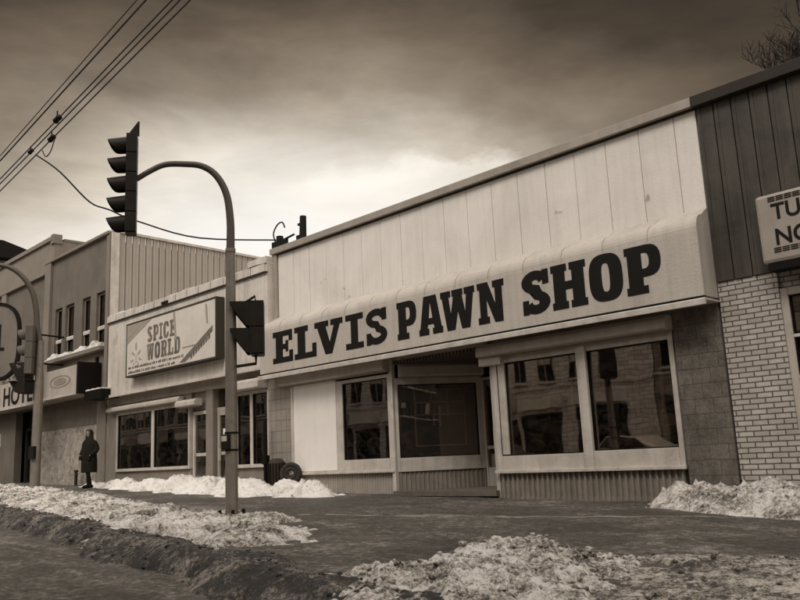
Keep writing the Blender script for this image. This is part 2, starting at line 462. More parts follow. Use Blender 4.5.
def hood(p0, p1, z0, z1, parent, m=M_hood, dep=0.24):
    """roller-shutter box with a rounded nose"""
    d = Vector((p1[0] - p0[0], p1[1] - p0[1])); Ln = d.length; d.normalize(); n = Vector((d.y, -d.x))
    prof = [(0.0, z0), (dep * 0.8, z0), (dep, z0 + 0.02), (dep, z1 - 0.06), (dep * 0.75, z1), (0.0, z1)]
    vs = []
    for s in (0, Ln):
        for o, z in prof:
            q = Vector(p0) + d * s + n * o; vs.append((q.x, q.y, z))
    k = len(prof)
    fs = [tuple(range(k)), tuple(range(2 * k - 1, k - 1, -1))] + [(i, (i + 1) % k, (i + 1) % k + k, i + k) for i in range(k)]
    o = MB().add(vs, fs).build('shutter_box', m, parent, bevel=0.008)
    MB().obox(p0, p1, 0.02, z0 - 0.035, z0 - 0.002, off=dep * 0.35).build('shutter_slat', M_coping, o)
    return o

def window(parent, p0, p1, z0, z1, fl=0.07, fr=0.07, ft=0.08, fb=0.08, m=M_frame, dep=0.12, name='window', glass=M_glass, proud=0.02):
    """framed pane between two ground points; frame widths left/right/top/bottom"""
    d = Vector((p1[0] - p0[0], p1[1] - p0[1])); Ln = d.length; d.normalize()
    def pt(s): q = Vector(p0) + d * s; return (q.x, q.y)
    f = MB()
    f.obox(pt(0), pt(fl), dep, z0, z1, off=proud - dep)
    f.obox(pt(Ln - fr), pt(Ln), dep, z0, z1, off=proud - dep)
    f.obox(pt(fl), pt(Ln - fr), dep - 0.006, z1 - ft, z1, off=proud - dep)
    f.obox(pt(fl), pt(Ln - fr), dep + 0.012, z0, z0 + fb, off=proud - dep)
    # inner dark gasket lip
    o = f.build(name, m, parent, bevel=0.006)
    g = MB().obox(pt(fl), pt(Ln - fr), 0.012, z0 + fb, z1 - ft, off=-0.05)
    g.build('pane', glass, o)
    lip = MB()
    e = 0.018
    lip.obox(pt(fl), pt(fl + e), 0.03, z0 + fb, z1 - ft, off=-0.035)
    lip.obox(pt(Ln - fr - e), pt(Ln - fr), 0.03, z0 + fb, z1 - ft, off=-0.035)
    lip.obox(pt(fl + e), pt(Ln - fr - e), 0.03, z1 - ft - e, z1 - ft, off=-0.035)
    lip.obox(pt(fl + e), pt(Ln - fr - e), 0.03, z0 + fb, z0 + fb + e, off=-0.035)
    lip.build('gasket', M_black, o)
    return o

shop = thing('pawn_shop', 'long low shop building with pale panelled upper wall, bay windows and recessed door', 'shop', loc=(-10, 11, G(-10)))
inv = Matrix.Translation((10, -11, -G(-10)))
class ShiftMB(MB): pass
def P(mb, name, m, parent, **k):           # build with world coordinates under a parent that has a location
    o = mb.build(name, m, parent, **k)
    return o
# keep world coordinates simple: roots sit at the base, meshes are authored in world space and parent-inverse keeps them there
def fix_world(root):
    bpy.context.view_layer.update()
    mi = root.matrix_world.inverted()
    for ch in root.children: ch.matrix_parent_inverse = mi

zb = lambda x: G(x) - 0.25
# upper wall (structure behind) and visible boards
w = MB()
w.box(-15.13, -4.76, 11.03, 11.25, 2.0, 4.82)
w.box(-15.13, -4.76, 11.25, 21, 4.3, 4.5)                 # roof deck
w.box(-15.13, -14.95, 11.25, 21, -1.4, 4.3)
w.box(-4.95, -4.76, 11.25, 21, -1.4, 4.3)
w.box(-15.13, -4.76, 20.8, 21, -1.4, 4.8)
w.build('wall', worn('rear_wall', 0.25, 0.3), shop)
bd = MB(); xb = -15.06; k = 0
while xb < -4.8:
    wd = min(0.585, -4.77 - xb)
    dy = random.uniform(-0.002, 0.002)
    bd.box(xb + 0.004, xb + wd - 0.004, 10.985 + dy, 11.03, 3.0, 4.80)
    xb += 0.585
bd.build('cladding', M_pale, shop, bevel=0.003)
MB().box(-15.24, -15.07, 10.93, 11.03, 2.2, 4.82).build('corner_trim', worn('corner_trim_grey', 0.34, 0.4), shop, bevel=0.005)
cp = MB()
cp.prism([(10.88, 4.83), (10.88, 4.97), (10.93, 4.99), (11.32, 4.985), (11.32, 4.83)], -15.26, -4.78, 'x')
cp.build('coping', M_coping, shop, bevel=0.006)
MB().box(-15.2, -4.78, 10.95, 11.03, 4.802, 4.828).build('drip_edge', M_trimdark, shop)
# beam over windows, behind the awning
MB().box(-15.05, -4.78, 11.0, 11.2, 1.86, 2.0).build('beam', M_hood, shop)
# right bay
b = MB(); rib_strip(b, (-8.85, 11.0), (-5.54, 11.0), zb(-7), -0.30)
b.box(-8.84, -5.55, 11.03, 11.15, zb(-7), -0.30)
b.box(-8.87, -5.50, 10.985, 11.1, G(-7) - 0.1, G(-7) + 0.05)
b.build('ribbed_base', M_rib, shop)
window(shop, (-8.87, 10.98), (-7.05, 10.98), -0.29, 1.64, 0.10, 0.10, 0.12, 0.245)
window(shop, (-7.045, 10.98), (-5.50, 10.98), -0.29, 1.64, 0.08, 0.075, 0.12, 0.265)
MB().box(-8.74, -8.60, 10.96, 10.99, -0.02, 1.50).build('inner_post', M_frame, shop)
MB().box(-7.13, -6.96, 10.92, 10.965, -0.29, 1.64).build('mullion', M_frame, shop, bevel=0.005)
MB().box(-8.9, -5.48, 10.90, 10.96, -0.33, -0.28).build('sill', M_frame, shop, bevel=0.006)
hood((-9.05, 11.0), (-5.48, 11.0), 1.645, 1.86, shop)
MB().box(-9.08, -8.60, 10.87, 11.0, 1.50, 1.64).build('bracket_box', M_frame, shop, bevel=0.01)
st = MB().box(-5.475, -4.78, 10.97, 11.25, zb(-5), 1.99)
st.build('stone_pier', M_stone, shop)
# return wall of right bay (inside the recess) and door
MB().box(-8.95, -8.87, 11.0, 12.5, zb(-9), 1.99).build('return_wall', M_hood, shop)
MB().box(-8.87, -5.4, 11.9, 11.95, zb(-7), -0.32).build('window_bench', M_dark, shop)
# left bay
b = MB(); rib_strip(b, (-14.66, 11.0), (-11.38, 11.0), zb(-13), -0.22, 0.075, 0.012)
b.box(-14.66, -11.38, 11.02, 11.15, zb(-13), -0.22)
b.build('ribbed_base', worn('tan_base_panel', 0.33, 0.4, 2.0, 0.8, 0.6), shop)
MB().box(-15.5, -14.67, 10.96, 11.25, zb(-15), 1.97).build('tiled_pier', M_tile, shop)
pn = MB().box(-14.58, -13.10, 10.985, 11.03, -0.18, 1.66).build('board_panel', M_panel, shop)
f = MB(); f.box(-14.66, -14.58, 10.96, 11.06, -0.22, 1.70); f.box(-14.58, -13.1, 10.965, 11.06, -0.22, -0.18); f.box(-14.58, -13.1, 10.965, 11.06, 1.66, 1.70)
f.build('panel_frame', M_frame, shop, bevel=0.004)
window(shop, (-13.10, 10.98), (-11.40, 10.98), -0.22, 1.64, 0.22, 0.12, 0.07, 0.23)
MB().box(-14.68, -11.36, 10.91, 10.965, -0.26, -0.215).build('sill', M_frame, shop, bevel=0.006)
hood((-14.88, 11.0), (-11.42, 11.0), 1.70, 1.95, shop)
# splayed recess window
A, B = (-11.37, 11.0), (-10.38, 12.46)
b = MB(); rib_strip(b, A, B, zb(-11), -0.27, 0.085, 0.016)
b.obox(A, B, 0.1, zb(-11), -0.27, off=-0.12)
b.build('ribbed_base', M_rib, shop)
window(shop, A, B, -0.26, 1.54, 0.07, 0.10, 0.13, 0.26, proud=0.03)
hood((-11.30, 11.06), (-10.34, 12.46), 1.55, 1.80, shop, dep=0.18)
MB().obox(A, B, 0.08, 1.80, 2.0, off=-0.08).build('recess_header', M_hood, shop)
MB().box(-11.43, -11.34, 10.93, 11.02, zb(-11), 1.95).build('corner_post', M_frame, shop, bevel=0.006)
# door at the back of the recess
dr = MB()
dr.box(-10.36, -10.31, 12.44, 12.54, G(-10), 1.50); dr.box(-9.25, -9.20, 12.44, 12.54, G(-10), 1.50); dr.box(-10.31, -9.25, 12.445, 12.54, 1.45, 1.50)
dr.box(-10.31, -9.25, 12.45, 12.53, G(-10), G(-10) + 0.45)
do = dr.build('door', M_hood, shop, bevel=0.005)
MB().box(-10.31, -9.25, 12.46, 12.53, 0.10, 0.16).build('push_rail', M_hood, do)
MB().box(-10.31, -9.25, 12.49, 12.50, G(-10) + 0.45, 1.45).build('pane', M_glass, do)
MB().box(-10.1, -10.05, 12.40, 12.44, 0.1, 0.5).build('handle', M_frame, do)
MB().box(-10.38, -8.95, 12.46, 12.6, 1.56, 2.0).build('transom_wall', M_dark, shop)
MB().box(-9.22, -8.9, 12.46, 12.6, zb(-9), 1.56).build('recess_wall', M_hood, shop)
MB().box(-11.4, -8.9, 10.9, 12.6, G(-10) + 0.0, G(-10) + 0.09).build('doorstep', kerb_m, shop)
# ribbed soffit in the recess
sf = MB(); xk = -11.4
while xk < -8.95:
    sf.box(xk, xk + 0.035, 10.95, 12.5, 1.80, 1.87); xk += 0.085
sf.box(-11.45, -8.9, 11.21, 12.7, 1.872, 2.0)
sf.build('slatted_soffit', worn('soffit_metal', 0.12, 0.4), shop)
# interior
rg = random.Random(5)
for nm_, v_ in (('pale', 0.55), ('mid', 0.25), ('dark', 0.08)):
    gd = MB()
    for i in range(16):
        x0 = rg.uniform(-8.6, -5.8) if i % 3 else rg.uniform(-12.9, -11.7)
        z0 = rg.choice([-0.25, -0.25, 0.02, 0.3]); ww_ = rg.uniform(.08, .3)
        y_ = rg.uniform(11.15, 11.5)
        gd.box(x0, x0 + ww_, y_, y_ + 0.15, z0, z0 + rg.uniform(.1, .34))
    st_ = gd.build('display_goods', worn('goods_' + nm_, v_, 0.6, 6.0), shop)
    st_['kind'] = 'stuff'
# guitars on the rear rack
for i, gx_ in enumerate((-8.3, -7.8, -6.6, -6.15, -12.6, -12.0)):
    yb = 11.75; zz = 0.35
    o8 = []
    for k in range(28):
        a = 2 * PI * k / 28
        rr = 0.17 * (1 - 0.18 * math.cos(2 * a + PI) - 0.12 * math.sin(a))
        o8.append((gx_ + rr * math.cos(a) * 0.95, zz + rr * 1.25 * math.sin(a)))
    MB().prism(o8, yb, yb + 0.08, 'y').box(gx_ - .03, gx_ + .03, yb - .01, yb + .02, zz + .15, zz + .85).build('guitar', worn('guitar_wood_%d' % (i % 2), 0.45 if i % 2 else 0.2, 0.4), shop)
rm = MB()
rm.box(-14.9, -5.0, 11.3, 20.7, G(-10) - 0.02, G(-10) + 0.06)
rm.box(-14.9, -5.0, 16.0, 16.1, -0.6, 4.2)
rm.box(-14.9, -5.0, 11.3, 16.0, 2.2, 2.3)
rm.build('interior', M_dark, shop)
disp = MB()
for i in range(5):
    x0 = -8.6 + i * 0.62
    disp.box(x0, x0 + 0.5, 12.3, 12.7, -0.8, random.uniform(0.0, 0.5))
for x0 in (-14.4, -13.0, -12.4): disp.box(x0, x0 + 0.5, 13.0, 13.4, -0.8, random.uniform(0.0, 0.6))
for i in range(4): disp.box(-8.7, -5.3, 14.6, 14.9, -0.2 + i * 0.5, -0.16 + i * 0.5)
disp.build('display_shelf', worn('shelf_wood', 0.12, 0.4), shop)['kind'] = 'stuff'
# lattice sign frame behind the recess window
la = MB(); dA = (Vector(B) - Vector(A)).normalized(); nA = Vector((dA.y, -dA.x))
def onA(s, off): q = Vector(A) + dA * s + nA * off; return (q.x, q.y)
for s in (0.40, 0.74, 1.06, 1.40): la.obox(onA(s, -0.09), onA(s + 0.035, -0.09), 0.02, 0.22 if s in (0.40, 1.40) else 0.75, 1.30)
for z in (0.2, 0.80, 1.04, 1.29): la.obox(onA(0.40, -0.112), onA(1.435, -0.112), 0.02, z, z + 0.03)
la.obox(onA(0.78, -0.13), onA(0.82, -0.13), 0.02, 0.6, 0.98); la.obox(onA(0.90, -0.13), onA(0.94, -0.13), 0.02, 0.6, 0.98)
la.build('window_lattice', worn('lattice_paint', 0.75, 0.3), shop)
# small clutter behind the left pane
cl = MB()
cl.box(-13.0, -11.6, 11.5, 11.9, 0.05, 0.28); cl.box(-12.95, -12.3, 11.45, 11.7, 0.28, 0.42)
cl.build('display_stand', worn('stand_cloth', 0.3, 0.4), shop)
fix_world(shop)

# pale bust-like display figure in the window
fig = MB()
prof = [(0.02, 0.0), (0.17, 0.0), (0.20, 0.10), (0.19, 0.2), (0.12, 0.29), (0.06, 0.33), (0.055, 0.38), (0.10, 0.44), (0.115, 0.53), (0.10, 0.62), (0.05, 0.67), (0.0, 0.68)]
sg = 18; vs = []
for r, z in prof:
    for k in range(sg):
        a = 2 * PI * k / sg
        vs.append((-12.42 + r * math.cos(a) * (1.15 if z < 0.3 else 1.0), 11.2 + r * 0.6 * math.sin(a), 0.50 + z))
fs = [(i * sg + k, i * sg + (k + 1) % sg, (i + 1) * sg + (k + 1) % sg, (i + 1) * sg + k) for i in range(len(prof) - 1) for k in range(sg)]
fo = fig.add(vs, fs).box(-12.5, -12.34, 11.12, 11.28, 0.42, 0.51).build('display_bust', worn('bust_plaster', 0.8, 0.2), smooth=True)
tag(fo, 'small pale display bust standing behind the left shop window pane', 'bust')

# ------------------------------------------------------------------ the awning sign
aw = thing('awning_sign', 'long pale awning reading ELVIS PAWN SHOP in black slab letters', 'awning sign', loc=(-9.9, 10.8, 2.0))
prof = [(10.985, 1.99), (10.56, 1.99), (10.555, 2.90)]
for k in range(1, 9):
    a = PI / 2 * k / 8
    prof.append((10.555 + 0.20 * (1 - math.cos(a)), 2.92 + 0.25 * math.sin(a)))
prof += [(10.985, 3.32)]
c = MB(); nseg = 14; XL, XR = -15.22, -4.76
cols = [XL + (XR - XL) * i / nseg for i in range(nseg + 1)]
for i in range(nseg):
    c.prism(prof, cols[i] + 0.003, cols[i + 1] - 0.003, 'x')
# keep one continuous front sheet so the seams show only on the curved top
c.box(XL, XR, 10.552, 10.56, 1.99, 2.90)
aw_c = c.build('canopy', M_awn, aw)
for i in range(1, nseg):
    pts = [(cols[i], y - 0.004, z + 0.004) for y, z in prof[2:-1]]
    MB().tube(pts, 0.0035, 6).build('seam', worn('seam_vinyl', 0.42, 0.3), aw)
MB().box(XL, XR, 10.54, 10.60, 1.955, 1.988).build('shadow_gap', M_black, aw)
tr = MB().prism([(10.50, 1.86), (10.50, 1.94), (10.53, 1.955), (10.98, 1.955), (10.98, 1.93), (10.56, 1.92), (10.54, 1.86)], XL - 0.04, XR + 0.02, 'x')
tr.build('trim', M_frame, aw, bevel=0.004)

s = 0.16
def bowlO(x0, y0, x1, y1, n=28, p=2.6):
    out = []
    for i in range(n):
        a = 2 * PI * i / n; ca, sa = math.cos(a), math.sin(a)
        out.append(((x0 + x1) / 2 + (x1 - x0) / 2 * math.copysign(abs(ca) ** (2 / p), ca), (y0 + y1) / 2 + (y1 - y0) / 2 * math.copysign(abs(sa) ** (2 / p), sa)))
    return out
def half(xc, y0, xr, y1, n=10, p=2.5):
    out = []
    for i in range(n + 1):
        a = -PI / 2 + PI * i / n; ca, sa = max(0, math.cos(a)), math.sin(a)
        out.append((xc + (xr - xc) * ca ** (2 / p), (y0 + y1) / 2 + (y1 - y0) / 2 * math.copysign(abs(sa) ** (2 / p), sa)))
    return out
def Sglyph(t, tv, tip):
    # centre line of an S, thickened
    cl = []
    n = 16
    ax = 0.5 - t / 2; 
    yu, yl = 0.735, 0.265; ru = 0.265 - tv / 2; 
    for i in range(n + 1):                      # upper arc from right terminal over the top to the left, down to the middle
        a = math.radians(15 + (270 - 15) * i / n)
        cl.append((0.5 + ax * math.cos(a) * 0.97, yu + ru * math.sin(a)))
    for i in range(1, n + 1):
        a = math.radians(90 - (255) * i / n)
        cl.append((0.5 + ax * math.cos(a), yl + ru * math.sin(a)))
    L_, R_ = [], []
    m = len(cl)
    for i, (x, y) in enumerate(cl):
        x0, y0 = cl[max(0, i - 1)]; x1, y1 = cl[min(m - 1, i + 1)]
        dx, dy = x1 - x0, y1 - y0; l = math.hypot(dx, dy) or 1; nx, ny = -dy / l, dx / l
        wx, wy = t / 2, tv / 2
        L_.append((x + nx * wx, y + ny * wy)); R_.append((x - nx * wx, y - ny * wy))
    return L_ + R_[::-1]
def glyph(ch, heavy):
    s = 0.17 if not heavy else 0.16
    if ch == 'E':
        a, b = .15, .50
        return [[(0, 0), (1, 0), (1, .36), (.82, .36), (.82, s), (b, s), (b, .42), (.64, .42), (.64, .33), (.77, .33), (.77, .68), (.64, .68), (.64, .58), (b, .58), (b, 1 - s), (.80, 1 - s), (.80, .66), (.97, .66), (.97, 1), (0, 1), (0, 1 - s), (a, 1 - s), (a, s), (0, s)]]
    if ch == 'L':
        a, b = .15, .50
        return [[(0, 0), (1, 0), (1, .42), (.82, .42), (.82, s), (b, s), (b, 1 - s), (b + .13, 1 - s), (b + .13, 1), (0, 1), (0, 1 - s), (a, 1 - s), (a, s), (0, s)]]
    if ch == 'V':
        return [[(.38, 0), (.62, 0), (.90, 1 - s), (1, 1 - s), (1, 1), (.58, 1), (.58, 1 - s), (.70, 1 - s), (.54, .34), (.40, 1 - s), (.50, 1 - s), (.50, 1), (0, 1), (0, 1 - s), (.10, 1 - s)]]
    if ch == 'I':
        return [[(0, 0), (1, 0), (1, s), (.70, s), (.70, 1 - s), (1, 1 - s), (1, 1), (0, 1), (0, 1 - s), (.30, 1 - s), (.30, s), (0, s)]]
    if ch == 'S':
        return [Sglyph(.40 if heavy else .30, .21 if heavy else .19, 0)]
    if ch == 'P':
        b = .45; y0 = .34
        outer = [(0, 0), (.60, 0), (.60, s), (b + .03, s), (b + .03, y0)] + half(.62, y0, 1.0, 1.0) + [(0, 1), (0, 1 - s), (.07, 1 - s), (.07, s), (0, s)]
        hole = [(b + .02, y0 + .17)] + half(.55, y0 + .17, .68, .84, 8) + [(b + .02, .84)]
        return [outer, hole]
    if ch == 'R':
        b = .45; y0 = .42
        outer = [(0, 0), (.52, 0), (.52, s), (b, s), (b, y0)] + [(.56, y0), (.62, 0), (1, 0), (1, s), (.93, s), (.86, y0 + .03)] + half(.66, y0 + .03, 1.0, 1.0)[2:] + [(0, 1), (0, 1 - s), (.07, 1 - s), (.07, s), (0, s)]
        return [outer, [(b + .02, y0 + .15)] + half(.55, y0 + .15, .68, .84, 8) + [(b + .02, .84)]]
    if ch == 'D':
        b = .45
        outer = [(0, 0)] + half(.60, 0, 1.0, 1.0) + [(0, 1), (0, 1 - s), (.07, 1 - s), (.07, s), (0, s)]
        return [outer, [(b, s)] + half(.52, s, .66, 1 - s, 8) + [(b, 1 - s)]]
    if ch == 'C':
        o_ = bowlO(0, -.01, 1, 1.01, 36, 2.9)
        out = [q for q in o_ if not (q[0] > .80 and .36 < q[1] < .62)]
        k0 = max(range(len(out)), key=lambda i: (out[i][0] > .8 and out[i][1] >= .62, -out[i][1]))
        out = out[k0:] + out[:k0]
        inn = [q for q in bowlO(.38, .19, .68, .81, 28, 3.0) if not (q[0] > .6 and .36 < q[1] < .62)]
        k1 = max(range(len(inn)), key=lambda i: (inn[i][0] > .6 and inn[i][1] >= .62, -inn[i][1]))
        inn = inn[k1:] + inn[:k1]
        return [out + inn[::-1]]
    if ch == 'A':
        return [[(0, 0), (.42, 0), (.42, s), (.35, s), (.38, .26), (.62, .26), (.65, s), (.58, s), (.58, 0), (1, 0), (1, s), (.95, s), (.76, 1), (.24, 1), (.05, s), (0, s)], [(.42, .42), (.58, .42), (.51, .80), (.49, .80)]]
    if ch == 'W':
        return [[(.17, 0), (.40, 0), (.50, .46), (.60, 0), (.83, 0), (.96, 1 - s), (1, 1 - s), (1, 1), (.70, 1), (.70, 1 - s), (.76, 1 - s), (.71, .40), (.63, 1 - s), (.66, 1 - s), (.66, 1), (.34, 1), (.34, 1 - s), (.38, 1 - s), (.29, .40), (.24, 1 - s), (.30, 1 - s), (.30, 1), (0, 1), (0, 1 - s), (.04, 1 - s)]]
    if ch == 'N':
        return [[(0, 0), (.42, 0), (.42, s), (.34, s), (.34, .58), (.62, 0), (.92, 0), (.92, 1 - s), (1, 1 - s), (1, 1), (.58, 1), (.58, 1 - s), (.66, 1 - s), (.66, .44), (.40, 1), (0, 1), (0, 1 - s), (.08, 1 - s), (.08, s), (0, s)]]
    if ch == 'H':
        return [[(0, 0), (.46, 0), (.46, s), (.40, s), (.40, .42), (.60, .42), (.60, s), (.54, s), (.54, 0), (1, 0), (1, s), (.94, s), (.94, 1 - s), (1, 1 - s), (1, 1), (.54, 1), (.54, 1 - s), (.60, 1 - s), (.60, .60), (.40, .60), (.40, 1 - s), (.46, 1 - s), (.46, 1), (0, 1), (0, 1 - s), (.06, 1 - s), (.06, s), (0, s)]]
    if ch == 'O':
        return [bowlO(0, -.01, 1, 1.01, 36, 2.9), bowlO(.38, .19, .62, .81, 28, 3.0)]
letters = [('E', -14.71, -13.98, 0), ('L', -13.92, -13.17, 0), ('V', -13.22, -12.31, 0), ('I', -12.22, -11.69, 0), ('S', -11.61, -11.01, 0),
           ('P', -10.73, -10.22, 1), ('A', -10.16, -9.57, 1), ('W', -9.60, -8.80, 1), ('N', -8.74, -8.16, 1),
           ('S', -7.80, -7.25, 1), ('H', -7.21, -6.57, 1), ('O', -6.52, -5.95, 1), ('P', -5.90, -5.33, 1)]
for ch, x0, x1, hv in letters:
    z0, z1 = (2.17, 2.87) if not hv else (2.165, 2.875)
    shp = [[(p[0] * (x1 - x0), p[1] * (z1 - z0)) for p in g] for g in glyph(ch, hv)]
    curve_shape('letter', shp, 0.006, M_letter, aw, wall_mtx(x0, 10.5475, z0))
    if ch == 'S':                                  # slab tips of the S
        W_, H_ = x1 - x0, z1 - z0
        t = MB(); t2 = MB()
        t2.box(x0 + W_ * .76, x0 + W_ * .98, 10.544, 10.55, z0 + H_ * .66, z0 + H_ * .99)
        t.box(x0 + W_ * .02, x0 + W_ * .24, 10.544, 10.55, z0 + H_ * .01, z0 + H_ * .34)
        t.build('letter_serif', M_letter, aw); t2.build('letter_serif', M_letter, aw)
fix_world(aw)

# ------------------------------------------------------------------ dark-sided brick building on the right
rb = thing('brick_shop', 'building with dark ribbed siding above a glazed pale brick wall', 'building', loc=(-1, 11, G(-1)))
M_brick = brick_mat('pale_glazed_brick', 0.54, 0.42, 0.10, 0.205, 0.0715, 0.0085, 0.008, 0.45, var=0.40)
M_side = worn('dark_ribbed_siding', 0.07, 0.75, 1.5, 0.9, 0.6, 0.003)
wl = MB()
wl.box(-4.755, -3.95, 11.0, 11.25, zb(-4), 2.21)
wl.box(-3.95, -1.9, 11.0, 11.25, zb(-3), 0.13)
wl.box(-1.9, 6, 11.0, 11.25, zb(2), 2.21)
wl.build('brick_wall', M_brick, rb)
MB().box(-3.95, -1.9, 11.08, 11.25, 1.98, 2.21).build('window_lintel', M_brick, rb)
sd = MB(); x = -4.755
while x < 6:
    sd.box(x + 0.008, x + 0.247, 10.975, 11.02, 2.215, 4.80)
    sd.box(x + 0.035, x + 0.06, 10.966, 10.976, 2.215, 4.80)
    x += 0.255
sd.box(-4.757, 6, 11.02, 11.2, 2.215, 4.80)
sd.box(-4.75, 6, 11.2, 21, 4.3, 4.5)
sd.box(-4.75, 6, 20.8, 21, -1.2, 4.8)
sd.build('siding', M_side, rb)
MB().prism([(10.86, 4.81), (10.86, 4.97), (10.91, 4.99), (11.32, 4.985), (11.32, 4.81)], -4.775, 6.1, 'x').build('coping', M_trimdark, rb, bevel=0.006)
wn = window(rb, (-3.95, 11.04), (-1.9, 11.04), 0.13, 1.98, 0.10, 0.10, 0.10, 0.10, m=M_hood)
mb = MB(); mb.box(-3.85, -2.0, 11.03, 11.06, 1.32, 1.36); mb.box(-3.35, -3.31, 11.035, 11.06, 0.23, 1.88); mb.box(-2.6, -2.56, 11.035, 11.06, 0.23, 1.88); mb.box(-3.85, -2.0, 11.025, 11.06, 0.78, 0.82)
mb.build('muntin', M_frame, wn)
cu = MB()
for i in range(24):
    a = -3.85 + i * 0.08
    cu.prism([(a, 11.32), (a + 0.04, 11.29), (a + 0.08, 11.32), (a + 0.08, 11.33), (a, 11.33)], 0.2, 1.9, 'z')
cu.build('curtain', worn('curtain_cloth', 0.30, 0.4), rb)
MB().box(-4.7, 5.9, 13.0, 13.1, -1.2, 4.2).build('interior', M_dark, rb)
fix_world(rb)

ts = thing('box_sign', 'pale box sign with TUR above NO, mounted on dark siding at right edge', 'sign', loc=(-3, 10.9, 2.6))
sb = MB().box(-4.0, -1.9, 10.70, 10.965, 2.27, 3.20).build('sign_box', worn('sign_box_face', 0.32, 0.3, 1.5, 0.5, 0.5, 0.002), ts, bevel=0.05)
MB().box(-3.94, -1.95, 10.72, 10.96, 2.18, 2.262).build('sign_bracket', M_black, ts)
text_mesh('lettering', 'TUR', 0.30, 0.004, M_letter, ts, wall_mtx(-3.80, 10.697, 2.84), 0.006, 0.95)
text_mesh('lettering', 'NO', 0.30, 0.004, M_letter, ts, wall_mtx(-3.80, 10.697, 2.50), 0.006, 0.98)
for z in (3.085, 3.11, 3.135, 2.40, 2.425, 2.45):
    hs = MB(); xx = -3.83
    while xx < -2.0:
        hs.prism([(xx, z), (xx + 0.09, z), (xx + 0.10, z + 0.013), (xx + 0.01, z + 0.013)], 10.694, 10.699, 'y'); xx += 0.105
    hs.build('stripe', M_letter, ts)
fix_world(ts)

# ------------------------------------------------------------------ the spice shop
sp = thing('spice_shop', 'low pale shop with a weathered fascia, two glazed doors and shop windows', 'shop', loc=(-19.5, 11, G(-19)))
M_fas = worn('weathered_fascia', 0.56, 0.42, 1.3, 0.9, 0.6, 0.006, spots=0.4)
M_tan = worn('tan_stucco', 0.22, 0.4, 2.0, 0.5, 0.8, 0.01)
M_tanl = worn('tan_beam', 0.36, 0.4, 1.6, 0.7, 0.7, 0.006)
fa = MB(); x = -23.42
while x < -15.2:
    wd = min(1.22, -15.17 - x)
    fa.box(x + 0.003, x + wd - 0.003, 10.75 + random.uniform(-.002, .002), 10.82, 2.22, 4.34); x += 1.22
fa.box(-23.42, -15.17, 10.82, 11.2, 2.23, 4.34)
fa.build('fascia', M_fas, sp)
MB().box(-23.44, -15.17, 10.69, 10.76, 2.14, 2.22).build('fascia_trim', M_fas, sp, bevel=0.006)
MB().box(-23.44, -15.17, 10.71, 10.77, 4.37, 4.41).build('parapet_trim', M_trimdark, sp)
pr = MB(); pr.box(-23.44, -15.17, 10.735, 11.2, 4.342, 4.60)
x = -23.44
while x < -15.3:
    pr.box(x, x + 0.55, 10.70, 10.735, 4.42, 4.60 + 0.0); x += 0.59
pr.box(-15.95, -15.17, 10.72, 11.22, 4.602, 4.78)
pr.build('parapet', M_fas, sp)
snc = MB()
for k in range(60):
    x = -23.4 + k * 0.137
    snc.box(x, x + 0.15, 10.72, 11.2, 4.602, 4.615 + 0.035 * abs(noise.noise(Vector((x * 1.3, 0, 0)))) * 2)
snc.build('roof_snow', SN2, sp)
MB().box(-20.07, -19.72, 10.68, 10.70, 4.43, 4.50).build('vent', M_black, sp)
wl = MB()
wl.box(-23.95, -15.5, 11.0, 11.2, 1.93, 2.3)
wl.box(-23.95, -15.2, 11.21, 21, 4.1, 4.3)
wl.box(-23.95, -15.2, 20.8, 21, -1.2, 4.5)
wl.build('beam', M_tanl, sp)
wl = MB()
wl.box(-23.95, -23.28, 11.0, 11.2, zb(-24), 1.93)
wl.box(-23.28, -19.03, 11.03, 11.2, zb(-20), 0.0)
wl.box(-23.28, -19.03, 11.03, 11.2, 1.68, 1.93)
wl.box(-18.28, -17.95, 11.0, 11.2, zb(-18), 1.93)
wl.box(-19.03, -18.28, 11.1, 11.2, 1.45, 1.93)
wl.box(-17.0, -16.86, 11.0, 11.2, zb(-17), 1.93)
wl.box(-16.86, -15.5, 11.03, 11.2, zb(-16), -0.06)
wl.box(-16.86, -15.5, 11.03, 11.2, 1.75, 1.93)
wl.build('wall', M_tan, sp)
window(sp, (-23.25, 10.99), (-21.03, 10.99), -0.02, 1.70, 0.08, 0.07, 0.09, 0.08)
window(sp, (-21.025, 10.99), (-19.04, 10.99), -0.02, 1.70, 0.07, 0.07, 0.09, 0.08)
window(sp, (-16.86, 10.99), (-16.22, 10.99), -0.06, 1.72, 0.06, 0.05, 0.07, 0.08)
window(sp, (-16.215, 10.99), (-15.52, 10.99), -0.06, 1.72, 0.05, 0.05, 0.07, 0.08)
hood((-23.6, 11.0), (-19.35, 11.0), 1.72, 1.87, sp, dep=0.2)
hood((-19.42, 11.0), (-18.45, 11.0), 1.56, 1.74, sp, m=M_frame, dep=0.25)
hood((-16.85, 11.0), (-15.52, 11.0), 1.74, 1.98, sp, m=M_frame, dep=0.32)
def glazed_door(x0, x1, y, zt, m, par, rail=0.1):
    z0 = G((x0 + x1) / 2); d = MB()
    d.box(x0, x0 + 0.09, y, y + 0.08, z0, zt); d.box(x1 - 0.09, x1, y, y + 0.08, z0, zt)
    d.box(x0 + 0.09, x1 - 0.09, y + 0.004, y + 0.08, zt - 0.09, zt); d.box(x0 + 0.09, x1 - 0.09, y + 0.004, y + 0.08, z0, z0 + 0.28)
    d.box(x0 + 0.09, x1 - 0.09, y + 0.01, y + 0.07, 0.28, 0.36)
    o = d.build('door', m, par, bevel=0.005)
    MB().box(x0 + 0.09, x1 - 0.09, y + 0.035, y + 0.045, z0 + 0.28, zt - 0.09).build('pane', M_glass, o)
    MB().box(x0 + 0.13, x0 + 0.16, y - 0.05, y + 0.0, 0.15, 0.45).build('handle', M_frame, o)
    return o
